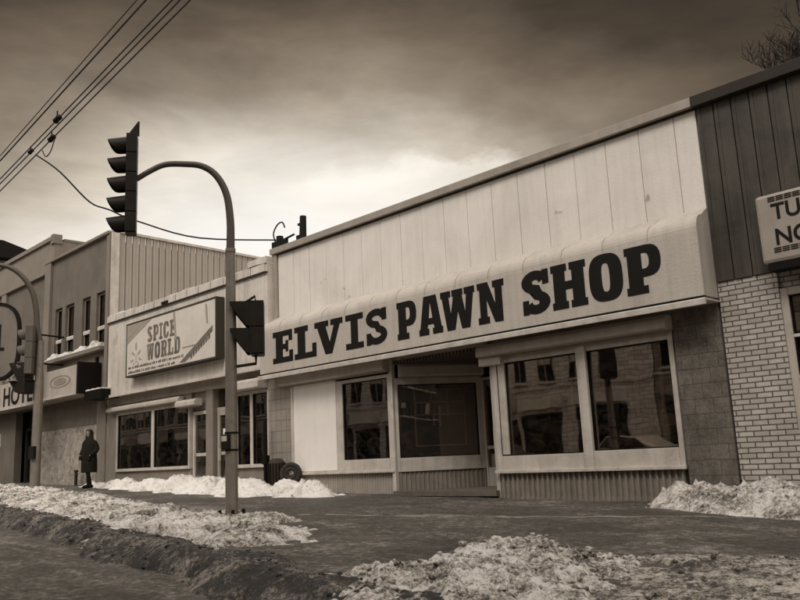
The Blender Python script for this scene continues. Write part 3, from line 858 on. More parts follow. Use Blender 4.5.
glazed_door(-19.02, -18.29, 11.06, 1.43, M_frame, sp)
glazed_door(-17.93, -17.02, 11.12, 1.35, M_tanl, sp)
MB().box(-17.94, -17.01, 11.12, 11.2, 1.352, 1.46).build('transom_bar', M_tanl, sp)
MB().box(-17.94, -17.01, 11.16, 11.17, 1.461, 1.92).build('transom_pane', M_glass, sp)
MB().box(-17.62, -17.44, 11.09, 11.105, 0.78, 0.92).build('door_notice', M_panel, sp)
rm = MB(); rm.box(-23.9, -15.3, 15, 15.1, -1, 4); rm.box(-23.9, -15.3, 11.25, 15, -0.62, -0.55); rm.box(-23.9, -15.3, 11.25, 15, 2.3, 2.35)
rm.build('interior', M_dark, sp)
sh = MB()
for i in range(5):
    x0 = -23.0 + i * 0.8
    sh.box(x0, x0 + 0.6, 11.7, 12.0, -0.6, random.uniform(0.1, 0.9))
for i in range(3): sh.box(-23.2, -19.3, 12.9, 13.2, 0.1 + i * 0.45, 0.14 + i * 0.45)
for i in range(30):
    x0 = random.uniform(-23.1, -19.5); z0 = 0.14 + random.randrange(3) * 0.45
    sh.box(x0, x0 + random.uniform(.08, .2), 12.86, 13.0, z0 + 0.001, z0 + random.uniform(.1, .3))
sh.build('display_shelf', worn('shop_goods', 0.25, 0.5, 4.0), sp)['kind'] = 'stuff'
fix_world(sp)

ss = thing('spice_sign', 'framed panel sign reading SPICE WORLD with a plant drawing', 'sign', loc=(-19.4, 10.6, 2.6))
SX0, SX1, SZ0, SZ1 = -21.75, -16.98, 2.58, 4.11
fr = MB()
fr.box(SX0, SX1, 10.50, 10.735, SZ0, SZ0 + 0.045); fr.box(SX0, SX1, 10.50, 10.735, SZ1 - 0.045, SZ1)
fr.box(SX0, SX0 + 0.045, 10.50, 10.735, SZ0 + 0.045, SZ1 - 0.045); fr.box(SX1 - 0.045, SX1, 10.50, 10.735, SZ0 + 0.045, SZ1 - 0.045)
fr.build('sign_frame', worn('sign_frame_dark', 0.05, 0.3), ss)
MB().box(SX0 + 0.046, SX1 - 0.046, 10.51, 10.72, SZ0 + 0.046, SZ1 - 0.046).build('sign_face', worn('sign_face_print', 0.56, 0.25, 1.5, 0.4, 0.5, 0.001), ss)
M_print = worn('faded_print', 0.07, 0.6, 3.0, 0.4, 0.6, 0.0, dark=0.25)
M_grey = worn('print_grey', 0.30, 0.3, 3.0, 0.3, 0.6, 0.0)
# letters in condensed fat face: built from the plain font, thickened
def word(txt, x0, x1, z0, z1, gap, y):
    wts = [{'I': .62, 'W': 1.25}.get(c, 1.0) for c in txt]
    u = (x1 - x0 - gap * (len(txt) - 1)) / sum(wts); x = x0
    for c, wq in zip(txt, wts):
        shp = [[(p_[0] * u * wq, p_[1] * (z1 - z0)) for p_ in g_] for g_ in glyph(c, 1)]
        curve_shape('letter', shp, 0.004, M_print, ss, wall_mtx(x, y, z0)); x += u * wq + gap
word('SPICE', -20.50, -18.98, 3.42, 3.86, 0.05, 10.507)
word('WORLD', -20.50, -18.72, 2.93, 3.37, 0.05, 10.507)
gr = MB()
gr.prism([(SX0 + .05, 3.52), (SX0 + .05, 3.62), (-20.55, 4.06), (-20.25, 4.06)], 10.503, 10.509, 'y')
gr.prism([(SX0 + .05, 3.64), (SX0 + .05, 4.06), (-20.62, 4.06)], 10.503, 10.508, 'y')
gr.build('corner_stripe', M_grey, ss)
g2 = MB()
g2.prism([(-18.75, 2.66), (-18.45, 2.66), (-17.15, 3.28), (-17.15, 3.42)], 10.503, 10.509, 'y')
g2.build('diagonal_stripe', M_print, ss)
g3 = MB().prism([(-19.1, 4.06), (-19.0, 4.06), (-18.9, 3.3), (-19.0, 3.3)], 10.504, 10.509, 'y')
g3.build('panel_mark', M_grey, ss)
g3 = MB().prism([(-17.5, 4.0), (-17.42, 4.0), (-17.36, 3.5), (-17.44, 3.5)], 10.504, 10.509, 'y').build('panel_mark', M_grey, ss)
rnd = random.Random(3); tx = MB()
for z, xe, h in ((2.80, -18.55, 0.07), (2.67, -19.0, 0.07)):
    x = SX0 + 0.15
    while x < xe:
        wdt = rnd.uniform(.03, .10); tx.box(x, x + wdt, 10.504, 10.509, z, z + h * rnd.uniform(.6, 1)); x += wdt + rnd.choice([.02, .02, .06])
x = -18.6
while x < -17.9: tx.box(x, x + .05, 10.504, 10.509, 3.02 + (x + 18.6) * 0.0, 3.05); x += 0.08
x = -18.2
while x < -17.25:
    z = 2.70 + (x + 18.2) * 0.46; tx.box(x, x + .05, 10.504, 10.509, z, z + .10); tx.box(x + .06, x + .09, 10.504, 10.509, z + .03, z + .15); x += .12
tx.build('small_print', M_print, ss)['kind'] = 'stuff'
# plant drawing: leaves round a stalk
pl = MB()
for i, (cx, cz, a, l, w_) in enumerate([(-21.15, 3.42, 90, .24, .09), (-21.32, 3.22, 150, .22, .06), (-20.96, 3.22, 30, .22, .06), (-21.38, 3.02, 195, .2, .05), (-20.9, 3.02, -15, .2, .05), (-21.15, 3.05, 90, .26, .025), (-21.27, 2.92, 230, .16, .04), (-21.02, 2.92, -50, .16, .04)]):
    ca, sa = math.cos(math.radians(a)), math.sin(math.radians(a))
    poly = []
    for k in range(12):
        t = 2 * PI * k / 12; u, v = l / 2 * math.cos(t), w_ / 2 * math.sin(t) * (1 - 0.3 * math.cos(t))
        poly.append((cx + u * ca - v * sa, cz + u * sa + v * ca))
    pl.prism(poly, 10.503 + i * 0.0004, 10.509, 'y')
pl.build('plant_drawing', M_grey, ss)
fix_world(ss)

# ------------------------------------------------------------------ hotel building
ht = thing('hotel_building', 'two storey stucco hotel with narrow upstairs windows and ribbed metal side wall', 'building', loc=(-28, 11, G(-28)))
M_hot = worn('hotel_stucco', 0.145, 0.5, 0.9, 0.4, 0.85, 0.012)
M_pil = worn('hotel_pilaster', 0.20, 0.35, 1.2, 0.6, 0.8, 0.008)
M_hside = worn('ribbed_side_metal', 0.34, 0.22, 0.8, 0.5, 0.55, 0.002)
M_mural = worn('rough_mural_wall', 0.36, 1.0, 5.5, 0.1, 0.85, 0.015, fine=14.0, dark=0.12)
HZ = 7.40
wins = [(-28.22, -27.62), (-27.33, -26.63), (-25.98, -25.36), (-24.91, -24.28)]
w = MB()
w.box(-28.9, -23.97, 11.0, 11.25, 5.64, HZ)
edges = [-28.9] + [v for p in wins for v in p] + [-23.97]
for i in range(0, len(edges), 2): w.box(edges[i], edges[i + 1], 11.0, 11.25, 3.90, 5.64)
w.box(-28.9, -23.97, 11.0, 11.25, 2.3, 3.90)
w.box(-45, -28.9, 11.02, 11.25, 2.3, 7.05)
w.box(-45, -23.97, 11.25, 25, 6.6, 6.7)
w.box(-45, -23.97, 24.8, 25, -1, 7.3)
w.build('wall', M_hot, ht)
for q_ in ((-29.05, -28.55, 10.9, 11.0, 2.3, HZ + 0.05), (-24.12, -23.93, 10.93, 11.0, 2.3, HZ), (-33.5, -33.0, 10.92, 11.02, 2.3, 7.1), (-38, -37.5, 10.92, 11.02, 2.3, 7.1)):
    MB().box(*q_).build('pilaster', M_pil, ht, bevel=0.01)
w = MB(); w.box(-29.1, -23.93, 10.88, 11.3, HZ + 0.002, HZ + 0.10); w.box(-45, -29.1, 10.9, 11.3, 7.052, 7.15)
w.build('coping', M_pil, ht, bevel=0.01)
sw = MB(); y = 11.25
while y < 25:
    h = 7.46 - (y - 11) * 0.02
    sw.box(-23.94, -23.90, y, y + 0.20, 2.0, h); sw.box(-23.90, -23.875, y + 0.02, y + 0.07, 2.0, h); y += 0.23
sw.box(-23.97, -23.94, 11.25, 25, -1, 7.2)
sw.build('metal_side_wall', M_hside, ht)
MB().box(-23.97, -23.84, 10.99, 11.24, 2.0, 7.47).build('corner_trim', M_frame, ht, bevel=0.006)
MB().prism([(10.98, 7.46), (25, 7.18), (25, 7.26), (10.98, 7.54)], -23.99, -23.83, 'x').build('side_coping', M_frame, ht)
for i, (a, b_) in enumerate(wins):
    o = window(ht, (a, 11.10), (b_, 11.10), 3.92, 5.62, 0.05, 0.05, 0.06, 0.06, m=M_pil, dep=0.08)
    MB().box(a + .05, b_ - .05, 11.03, 11.08, 4.42, 4.50).build('sash_rail', M_frame, o)
    MB().box(a + .05, b_ - .05, 11.03, 11.13, 4.502, 4.535).build('ledge_snow', SN2, o)
MB().box(-28.5, -24.15, 10.80, 11.0, 3.72, 3.84).build('window_ledge', M_pil, ht, bevel=0.01)
sn = MB()
for k in range(120):
    x = -28.5 + k * 0.0362
    hh = 0.04 + 0.16 * max(0, noise.noise(Vector((x * 2.2, 1, 0)))) + 0.04 * abs(noise.noise(Vector((x * 9, 2, 0))))
    for (a, b_) in wins:
        if a - .1 < x < b_ + .1: hh += 0.07
    sn.prism([(10.79, 3.84), (10.80, 3.84 + hh * .6), (10.86, 3.84 + hh), (10.995, 3.84 + hh)] + [(10.995, 3.84)], x, x + 0.036, 'x')
sn.build('ledge_snow', SN2, ht)
MB().box(-24.75, -24.62, 10.93, 11.0, 3.2, 3.55).build('wall_light', M_black, ht)
w = MB()
w.box(-29.95, -23.97, 11.0, 11.25, 1.45, 2.3)
w.box(-45, -31.55, 11.0, 11.25, zb(-32), 2.3)
w.build('upper_ground_wall', M_hot, ht)
MB().box(-29.95, -23.97, 11.0, 11.26, zb(-27), 1.448).build('mural_wall', M_mural, ht)
MB().box(-24.6, -23.98, 10.97, 11.0, zb(-24), 2.3).build('end_pier', M_pil, ht)
MB().box(-31.55, -29.95, 11.5, 11.6, zb(-30), 2.3).build('doorway_back', M_dark, ht)
d = MB(); d.box(-31.5, -31.4, 11.35, 11.45, G(-31), 1.7); d.box(-30.1, -30.0, 11.35, 11.45, G(-31), 1.7); d.box(-31.4, -30.1, 11.35, 11.45, 1.6, 1.7); d.box(-30.8, -30.7, 11.35, 11.45, G(-31), 1.6)
d.build('door', M_trimdark, ht)
MB().box(-34.6, -33.0, 10.97, 11.0, 1.1, 1.6).build('wall_notice', M_frame, ht)
MB().box(-33.9, -33.4, 10.965, 11.0, 0.1, 1.0).build('wall_niche', M_dark, ht)
# canopy between sign and pier with snow on it
MB().box(-24.35, -23.2, 10.45, 11.0, 2.15, 2.42).build('canopy', M_black, ht)
sn = MB()
for k in range(20):
    x = -24.3 + k * 0.055
    hh = 0.06 + 0.10 * abs(noise.noise(Vector((x * 3, 1, 5))))
    sn.box(x, x + 0.055, 10.46, 10.98, 2.421, 2.42 + hh * .5)
sn.build('canopy_snow', SN2, ht)
fix_world(ht)

hs_ = thing('hotel_sign', 'long pale fascia sign reading HOTEL over the dark doorway', 'sign', loc=(-31, 10.7, 2.4))
MB().box(-40, -27.2, 10.42, 10.98, 2.42, 3.30).build('sign_box', worn('hotel_sign_face', 0.40, 0.5, 1.8, 0.6, 0.6), hs_, bevel=0.01)
MB().box(-40, -27.18, 10.36, 10.98, 2.34, 2.417).build('sign_trim', M_frame, hs_)
text_mesh('lettering', 'HOTEL', 0.92, 0.006, M_letter, hs_, wall_mtx(-31.28, 10.414, 2.50), 0.02, 1.15, 1.02)
fix_world(hs_)
bs_ = thing('oval_logo_sign', 'projecting pale box sign with a faint oval emblem beside the hotel sign', 'sign', loc=(-25.7, 10.7, 2.4))
MB().box(-27.15, -24.52, 10.30, 10.98, 2.44, 3.28).build('sign_box', worn('oval_sign_face', 0.40, 0.35, 1.8, 0.5, 0.6), bs_, bevel=0.01)
MB().box(-24.51, -24.38, 10.26, 10.98, 2.38, 3.34).build('end_cap', M_black, bs_)
MB().box(-27.15, -24.52, 10.26, 10.98, 2.36, 2.435).build('sign_trim', M_frame, bs_)
ov = MB()
for k, (r1, r2) in enumerate(((1.0, 0.86), (0.6, 0.0))):
    n = 36
    for i in range(n):
        a, b_ = 2 * PI * i / n, 2 * PI * (i + 1) / n
        q = [(-25.85 + 0.82 * r * math.cos(t), 2.87 + 0.19 * r * math.sin(t)) for r, t in ((r1, a), (r1, b_), (r2, b_), (r2, a))]
        if r2 == 0: q = q[:3]
        ov.prism(q, 10.291, 10.299, 'y')
ov.build('oval_emblem', worn('oval_print', 0.24, 0.5), bs_)
fix_world(bs_)

# hotel's round-cornered projecting sign
ps = thing('projecting_sign', 'tall round-cornered projecting sign with dark rim above the hotel doorway', 'sign', loc=(-27.5, 9.0, 4.2))
c0 = Vector((-27.28, 8.6, 4.22)); du = Vector((-0.62, -0.78, 0)).normalized()
def ring(hw, hh, n=48, p=3.2):
    return [(hw * math.copysign(abs(math.cos(2 * PI * i / n)) ** (2 / p), math.cos(2 * PI * i / n)), hh * math.copysign(abs(math.sin(2 * PI * i / n)) ** (2 / p), math.sin(2 * PI * i / n))) for i in range(n)]
mt = Matrix.Translation(c0) @ Matrix((( -du.x, 0, -du.y, 0), (-du.y, 0, du.x, 0), (0, 1, 0, 0), (0, 0, 0, 1)))
hw, hh = 0.95, 1.27
curve_shape('sign_rim', [ring(hw, hh), ring(hw - 0.09, hh - 0.09)], 0.16, M_black, ps, mt)
curve_shape('sign_face', [ring(hw - 0.092, hh - 0.092)], 0.10, worn('round_sign_face', 0.17, 0.4), ps, mt)
mt2 = mt @ Matrix.Translation((0.05, -0.30, 0.056))
curve_shape('emblem', [[(0, 0), (.42, 0), (.42, .1), (.3, .1), (.3, .85), (0.1, .85), (.1, .1), (0, .1)]], 0.01, M_letter, ps, mt2)
MB().tube([(-26.9, 9.1, 4.55), (-27.4, 11.0, 4.55)], 0.03, 8).build('bracket', M_black, ps)
MB().tube([(-26.9, 9.1, 3.6), (-27.4, 11.0, 3.6)], 0.03, 8).build('bracket', M_black, ps)
fix_world(ps)

# taller building behind and dark-roofed one further on
tb = thing('tall_building', 'plain taller pale stucco building behind the hotel roof', 'building', loc=(-45, 13, -0.5))
MB().box(-54, -33.7, 13.0, 26, -0.5, 9.75).build('wall', worn('tall_stucco', 0.20, 0.3, 0.7, 0.5, 0.85, 0.01), tb)
w = MB(); w.box(-54.1, -33.75, 12.9, 13.3, 9.752, 9.93); w.box(-33.95, -33.66, 12.92, 13.3, 9.6, 10.0); w.box(-34.0, -33.68, 13.4, 26, 9.752, 9.85)
w.build('coping', M_pil, tb)
fix_world(tb)
db = thing('dark_roofed_house', 'building with a dark overhanging roof beyond the tall stucco wall', 'house', loc=(-70, 17, -0.5))
MB().box(-79, -61.0, 13.2, 20.8, -0.5, 15.5).build('wall', worn('gable_pale', 0.22, 0.4), db)
w = MB()
w.prism([(12.4, 15.5), (21.5, 15.5), (21.5, 16.2), (19.5, 16.75), (14.4, 16.75), (12.4, 16.2)], -80, -60, 'x')
w.build('roof', M_black, db)
MB().box(-60.98, -60.9, 17.6, 18.5, 13.6, 14.8).build('window', M_black, db)
fix_world(db)

# ------------------------------------------------------------------ traffic signals
M_pole = worn('galvanised_pole', 0.22, 0.5, 3.0, 0.8, 0.5, 0.003, metallic=0.35)
M_arm = worn('arm_paint', 0.075, 0.35, 3.0, 0.4, 0.5, 0.002, metallic=0.3)
M_sig = worn('signal_housing', 0.012, 0.4, 4.0, 0.3, 0.45, 0.001, dark=0.03)
M_lens = plain('unlit_lens', 0.05, 0.15, spec=0.6)
def frame_m(o, f):          # local: +y = facing direction, z up
    f = Vector((f[0], f[1], 0)).normalized(); r = Vector((f.y, -f.x, 0))
    m = Matrix(((r.x, f.x, 0, o[0]), (r.y, f.y, 0, o[1]), (0, 0, 1, o[2]), (0, 0, 0, 1)))
    return m
def tmb(mb, m):
    mb.v = [tuple(m @ Vector(p)) for p in mb.v]; return mb
def signal_head(root, base, face, n, sec=0.30, wd=0.28, dep=0.16, kind='round', vis=0.27, m=M_sig, tilt=0.0):
    """housing with n stacked sections; base = bottom centre of the housing's back"""
    M0 = frame_m(base, face)
    h = MB()
    for i in range(n):
        h.box(-wd / 2, wd / 2, 0, dep, i * sec + 0.006, (i + 1) * sec - 0.006)
        h.box(-wd / 2 + .02, wd / 2 - .02, 0.01, dep - .01, i * sec - 0.006, i * sec + 0.006)
    head = tmb(h, M0).build('signal_head', m, root, bevel=0.015)
    for i in range(n):
        zc = (i + 0.5) * sec
        if kind == 'round':
            r = sec * 0.42; seg = 26; vs = []; outer = []
            for k in range(seg + 1):
                a = math.radians(-58 + 296 * k / seg)
                up = (math.sin(a) + 0.9) / 1.9
                ln = vis * (0.22 + 0.78 * max(0, up) ** 0.45)
                for rr in (r, r - 0.006):
                    vs.append((rr * math.cos(a), dep - 0.002, zc + rr * math.sin(a)))
                    vs.append((rr * math.cos(a), dep + ln, zc + rr * math.sin(a) * 0.94 - ln * 0.16))
            fs = []
            for k in range(seg):
                b0 = k * 4; b1 = b0 + 4
                fs += [(b0, b1, b1 + 1, b0 + 1), (b0 + 2, b0 + 3, b1 + 3, b1 + 2), (b0 + 1, b1 + 1, b1 + 3, b0 + 3)]
            tmb(MB().add(vs, fs), M0).build('visor', m, head, smooth=True)
            ls = MB(); vs = [(0, dep + 0.03, zc)] + [(r * .93 * math.cos(2 * PI * k / 20), dep + 0.001, zc + r * .93 * math.sin(2 * PI * k / 20)) for k in range(20)]
            ls.add(vs, [(0, k + 1, (k + 1) % 20 + 1) for k in range(20)])
            tmb(ls, M0).build('lens', M_lens, head, smooth=True)
        else:
            w2 = wd / 2 - 0.012; z0, z1 = i * sec + 0.02, (i + 1) * sec - 0.02
            t = 0.006; v = MB()
            for sx in (-w2, w2 - t):
                v.prism([(dep - .002, z0), (dep + 0.05, z0), (dep + vis, z1 - 0.05), (dep + vis, z1), (dep - .002, z1)], sx, sx + t, 'x')
            v.prism([(dep - .002, z1), (dep + vis, z1), (dep + vis, z1 + t), (dep - .002, z1 + t)], -w2 - .002, w2 + .002, 'x')
            tmb(v, M0).build('visor', m, head)
            tmb(MB().box(-w2 + .012, w2 - .012, dep + 0.001, dep + 0.008, z0 + .006, z1 - .006), M0).build('lens', M_lens, head)
    return head
def smooth_path(pts, n=4):
    out = []
    P_ = [Vector(p) for p in pts]
    for i in range(len(P_) - 1):
        p0 = P_[max(0, i - 1)]; p1 = P_[i]; p2 = P_[i + 1]; p3 = P_[min(len(P_) - 1, i + 2)]
        for k in range(n):
            t = k / n
            out.append(0.5 * ((2 * p1) + (-p0 + p2) * t + (2 * p0 - 5 * p1 + 4 * p2 - p3) * t * t + (-p0 + 3 * p1 - 3 * p2 + p3) * t ** 3))
    out.append(P_[-1]); return out
DIR = Vector((-.6, -.8, 0))
def sig_pole(name, label, x, y, zg, path, r0, r1, armr):
    t = thing(name, label, 'traffic signal', 'traffic signals on curved poles', (x, y, zg))
    o = Vector((x, y, 0))
    pts = [o + Vector((0, 0, zg - 0.1)), o + Vector((0, 0, zg + 0.5))] + [o + Vector((0, 0, z)) for z in (zg + 1.2, zg + 2.2, path[0][1])]
    MB().tube(pts, [r0, r0 * .985, r0 * .96, r0 * .93, r1], 24).build('pole', M_pole, t, smooth=True)
    ap = smooth_path([o + DIR * s_ + Vector((0, 0, z)) for s_, z in path], 5)
    n = len(ap)
    MB().tube(ap, [r1 - (r1 - armr) * (i / (n - 1)) ** 0.6 for i in range(n)], 18).build('arm', M_arm, t, smooth=True)
    b = MB()
    b.tube([o + Vector((0, 0, zg - 0.05)), o + Vector((0, 0, zg + 0.03))], [0.22, 0.22], 4)
    b.build('base_plate', M_black, t)
    for k in range(4):
        a = PI / 4 + k * PI / 2 + 0.3
        q = o + Vector((0.155 * math.cos(a), 0.155 * math.sin(a), zg))
        MB().tube([q, q + Vector((0, 0, 0.13))], 0.022, 8).build('bolt', M_black, t)
    return t, o
zp = -0.70
T1, o1 = sig_pole('traffic_signal', 'near traffic signal, tall tapered pole with five lamp head on curved arm', -9.58, 6.16, zp,
                  [(0, 3.0), (0.0, 3.45), (0.055, 3.85), (0.20, 4.13), (0.40, 4.27), (0.65, 4.30), (0.92, 4.29), (1.13, 4.19), (1.31, 4.07)], 0.085, 0.062, 0.038)
MB().tube([o1 + Vector((0, 0, 2.98)), o1 + Vector((0, 0, 3.03))], 0.072, 20).build('collar', M_pole, T1)
hb = o1 + DIR * 1.30
signal_head(T1, (hb.x, hb.y, 3.26), (-.5, -.87), 5, 0.292, 0.27, 0.15, vis=0.26)
cap = MB().prism([(-0.02, 4.72), (0.15, 4.72), (0.0, 4.95), (-0.02, 4.95)], -0.004, 0.004, 'x')
tmb(cap, frame_m((hb.x, hb.y, 0), (-.5, -.87))).build('head_fin', M_sig, T1)
pb = o1 - DIR * 0.46 
signal_head(T1, (pb.x, pb.y, 1.50), (-.6, -.8), 2, 0.375, 0.36, 0.19, 'square', 0.27)
q = o1 - DIR * 0.34
MB().tube([o1 + Vector((0, 0, 1.34)), q + Vector((0, 0, 1.38)), q + Vector((0, 0, 1.52))], 0.022, 10).build('bracket', M_sig, T1)
MB().tube([o1 + Vector((0, 0, 2.12)), q + Vector((0, 0, 2.34)), q + Vector((0, 0, 2.24))], 0.018, 10).build('bracket', M_sig, T1)
bt = MB()
f2 = frame_m((o1.x, o1.y, 0), (0.25, -0.97))
bt.box(-0.055, 0.055, 0.07, 0.14, 0.22, 0.42); tmb(bt, f2).build('push_button_box', M_sig, T1, bevel=0.01)
tmb(MB().box(-0.045, 0.045, 0.141, 0.146, 0.33, 0.40), f2).build('button_plate', M_frame, T1)
bb = MB()
for z in (0.20, 0.43): bb.tube([o1 + Vector((0, 0, z)), o1 + Vector((0, 0, z + 0.025))], 0.092, 20)
bb.build('strap', M_black, T1)
fix_world(T1)

T2, o2 = sig_pole('traffic_signal', 'far traffic signal with three lamp head in front of the hotel', -22.5, 8.4, -0.44,
                  [(0.03, 3.6), (0.11, 3.95), (0.15, 4.45), (0.26, 4.94), (0.47, 5.32), (0.76, 5.60), (1.05, 5.73), (1.5, 5.76), (1.9, 5.6)], 0.13, 0.09, 0.06)
hb = o2 + Vector((-0.02, -0.12, 0))
signal_head(T2, (hb.x, hb.y, 2.68), (-.70, -.71), 3, 0.44, 0.42, 0.2, vis=0.26, m=worn('grey_signal_housing', 0.09, 0.3))
hb = o2 + DIR * 0.25
signal_head(T2, (hb.x, hb.y, 2.17), (-.75, -.66), 2, 0.42, 0.46, 0.22, 'square', 0.24)
MB().tube([o2 + Vector((0, 0, 2.5)), hb + Vector((0, 0, 2.5))], 0.03, 8).build('bracket', M_sig, T2)
sc = MB()
hq = o2 + DIR * 0.60
sc.add([tuple(hq + Vector(v)) for v in ((-.2, -.2, 2.50), (.2, -.2, 2.50), (.2, .2, 2.50), (-.2, .2, 2.50), (0, 0, 2.78))], [(0, 1, 4), (1, 2, 4), (2, 3, 4), (3, 0, 4), (0, 3, 2, 1)])
sc.build('visor_snow', SN3, T2)
bt = tmb(MB().box(-0.08, 0.08, 0.10, 0.20, 0.42, 0.75), frame_m((o2.x, o2.y, 0), (0.5, -0.87))).build('push_button_box', M_sig, T2)
fix_world(T2)

# ------------------------------------------------------------------ wires and poles
M_wire = plain('wire_black', 0.015, 0.7)
wl_ = [((-18.99, 7.30), (-12.27, 8.13), 0.010), ((-18.98, 7.17), (-11.94, 7.97), 0.016), ((-18.91, 6.71), (-11.03, 7.54), 0.013), ((-18.89, 6.59), (-10.77, 7.42), 0.013), ((-18.87, 6.41), (-10.46, 7.27), 0.013)]
labs = ['thinnest overhead wire, uppermost of the five at upper left', 'thick twisted overhead wire, second from the top at upper left', 'overhead wire, middle of the five at upper left, with dark insulator', 'overhead wire, second lowest of the five at upper left', 'overhead wire, lowest of the five at upper left, with dark insulator']
for (a, b_, r), lb in zip(wl_, labs):
    pts = []
    for i in range(41):
        t = -4 + 8 * i / 40 + 0.0
        x = a[0] + (b_[0] - a[0]) * t; z = a[1] + (b_[1] - a[1]) * t
        x0, x1 = a[0], b_[0]; u = (x - (x0 + x1) / 2) / (x1 - x0)
        pts.append((x, 6.0, z))
    o = MB().tube(pts, r, 6).build('overhead_wire', M_wire)
    tag(o, lb, 'wire', 'overhead wires')
def insul(p, s_, lb):
    d = Vector((0.993, 0, 0.115)); p = Vector(p)
    o = MB().tube([p - d * 0.16 * s_, p - d * 0.12 * s_, p, p + d * .12 * s_, p + d * 0.18 * s_], [0.03 * s_, 0.085 * s_, 0.07 * s_, 0.085 * s_, 0.02 * s_], 10).tube([p, p + Vector((-0.02, 0, 0.24 * s_))], 0.022 * s_, 6).build('insulator', M_black)
    tag(o, lb, 'insulator', 'wire insulators')
insul((-15.66, 6.0, 7.06), 0.75, 'dark insulator on the middle overhead wire, highest of the three')
insul((-15.92, 6.0, 6.73), 0.7, 'dark insulator on the lowest overhead wire')
insul((-17.05, 6.0, 6.80), 0.55, 'dark clamp where the thin drop wire leaves the overhead wires')
cc = smooth_path([(-15.75, 6.0, 6.68), (-15.95, 6.0, 6.46), (-16.2, 6.0, 6.42), (-16.4, 6, 6.62)], 4)
o = MB().tube(cc, 0.012, 6).build('wire_loop', M_wire); tag(o, 'short loop of wire hanging under the lowest overhead wire', 'wire')
dp = [(-16.75, 6.0, 6.63), (-18.0, 7.0, 6.84), (-19.81, 8.5, 6.88), (-20.81, 9.5, 7.11), (-23.23, 11.5, 7.74), (-27.03, 16.0, 8.78), (-30.23, 22.0, 10.38)]
o = MB().tube(smooth_path(dp, 5), [0.015 + 0.02 * i / 30 for i in range(31)], 6).build('drop_wire', M_wire)
tag(o, 'thin sagging drop wire running to the utility pole behind the roof', 'wire')
up = thing('utility_pole', 'dark utility pole top with crossarm and curved bracket behind the roof', 'utility pole', loc=(-30.0, 22, -0.5))
MB().tube([(-30.0, 22, -0.5), (-30.0, 22, 10.5)], [0.2, 0.17], 12).build('pole', M_black, up)
MB().box(-30.55, -29.45, 21.92, 22.08, 9.95, 10.3).build('crossarm', M_black, up)
MB().tube(smooth_path([(-30.35, 22, 10.3), (-30.5, 22, 10.75), (-30.2, 22, 11.1), (-29.8, 22, 11.15), (-29.6, 22, 10.85)], 5), 0.035, 8).build('curved_bracket', M_black, up)
MB().tube([(-30, 22, 10.25), (-28.9, 22, 10.35)], 0.05, 6).build('side_arm', M_black, up)
fix_world(up)
vp = thing('roof_post', 'stubby dark post with side brackets beside the utility pole', 'post', loc=(-28.3, 22, -0.5))
MB().tube([(-28.3, 22, -0.5), (-28.3, 22, 9.9), (-28.25, 22, 9.95), (-28.2, 22, 11.05)], [0.24, 0.24, 0.17, 0.15], 10).build('post', M_black, vp)
MB().box(-28.62, -28.3, 21.9, 22.1, 10.0, 10.2).box(-28.5, -28.2, 21.9, 22.1, 10.65, 10.75).build('side_bracket', M_black, vp)
fix_world(vp)
o = MB().tube([(-29.15, 22, 9.2), (-29.15, 22, 9.85)], 0.11, 8).tube([(-29.5, 22, 9.75), (-29.4, 22, 9.9), (-28.9, 22, 9.95)], 0.06, 6).build('roof_vent', M_black)
tag(o, 'small hooked vent between the utility pole and dark post', 'vent')

# ------------------------------------------------------------------ bare tree behind the right building
tr_ = thing('bare_tree', 'leafless dark tree rising behind the roof at upper right', 'tree', loc=(-3.35, 15.8, -0.8))
rnd = random.Random(11); tw = MB()
def branch(p, d, l, r, lev):
    n = 4; pts = [p]; rs = [r]
    for i in range(n):
        d = (d + Vector((rnd.uniform(-.22, .22), rnd.uniform(-.22, .22), rnd.uniform(-.12, .2)))).normalized()
        pts.append(pts[-1] + d * (l / n)); rs.append(r * (1 - 0.5 * (i + 1) / n))
    tw.tube(pts, rs, 6 if lev < 2 else 4, cap=False)
    if lev >= 6: return
    k = 3 if lev < 4 else 4
    for j in range(k):
        q = pts[rnd.randint(1, n)] if j else pts[-1]
        ax = Vector((rnd.uniform(-1, 1), rnd.uniform(-1, 1), rnd.uniform(-.2, .9)))
        nd = (d * 0.75 + ax.normalized() * 0.8).normalized()
        branch(q, nd, l * rnd.uniform(.62, .8), max(0.008, rs[-1] * 0.85), lev + 1)
for dx_, dz_ in ((-.75, .7), (-.45, .95), (-.15, 1.0), (.2, 1.0), (.6, .8), (-.6, .4)):
    branch(Vector((-3.35, 15.8, 5.2)), Vector((dx_, rnd.uniform(-.3, .3), dz_)).normalized(), 1.25, 0.07, 1)
tw.build('crown', worn('bark_dark', 0.03, 0.3), tr_)
MB().tube([(-3.35, 15.8, -0.8), (-3.35, 15.8, 5.3)], [0.2, 0.11], 10).build('trunk', MATS['bark_dark'], tr_)
fix_world(tr_)

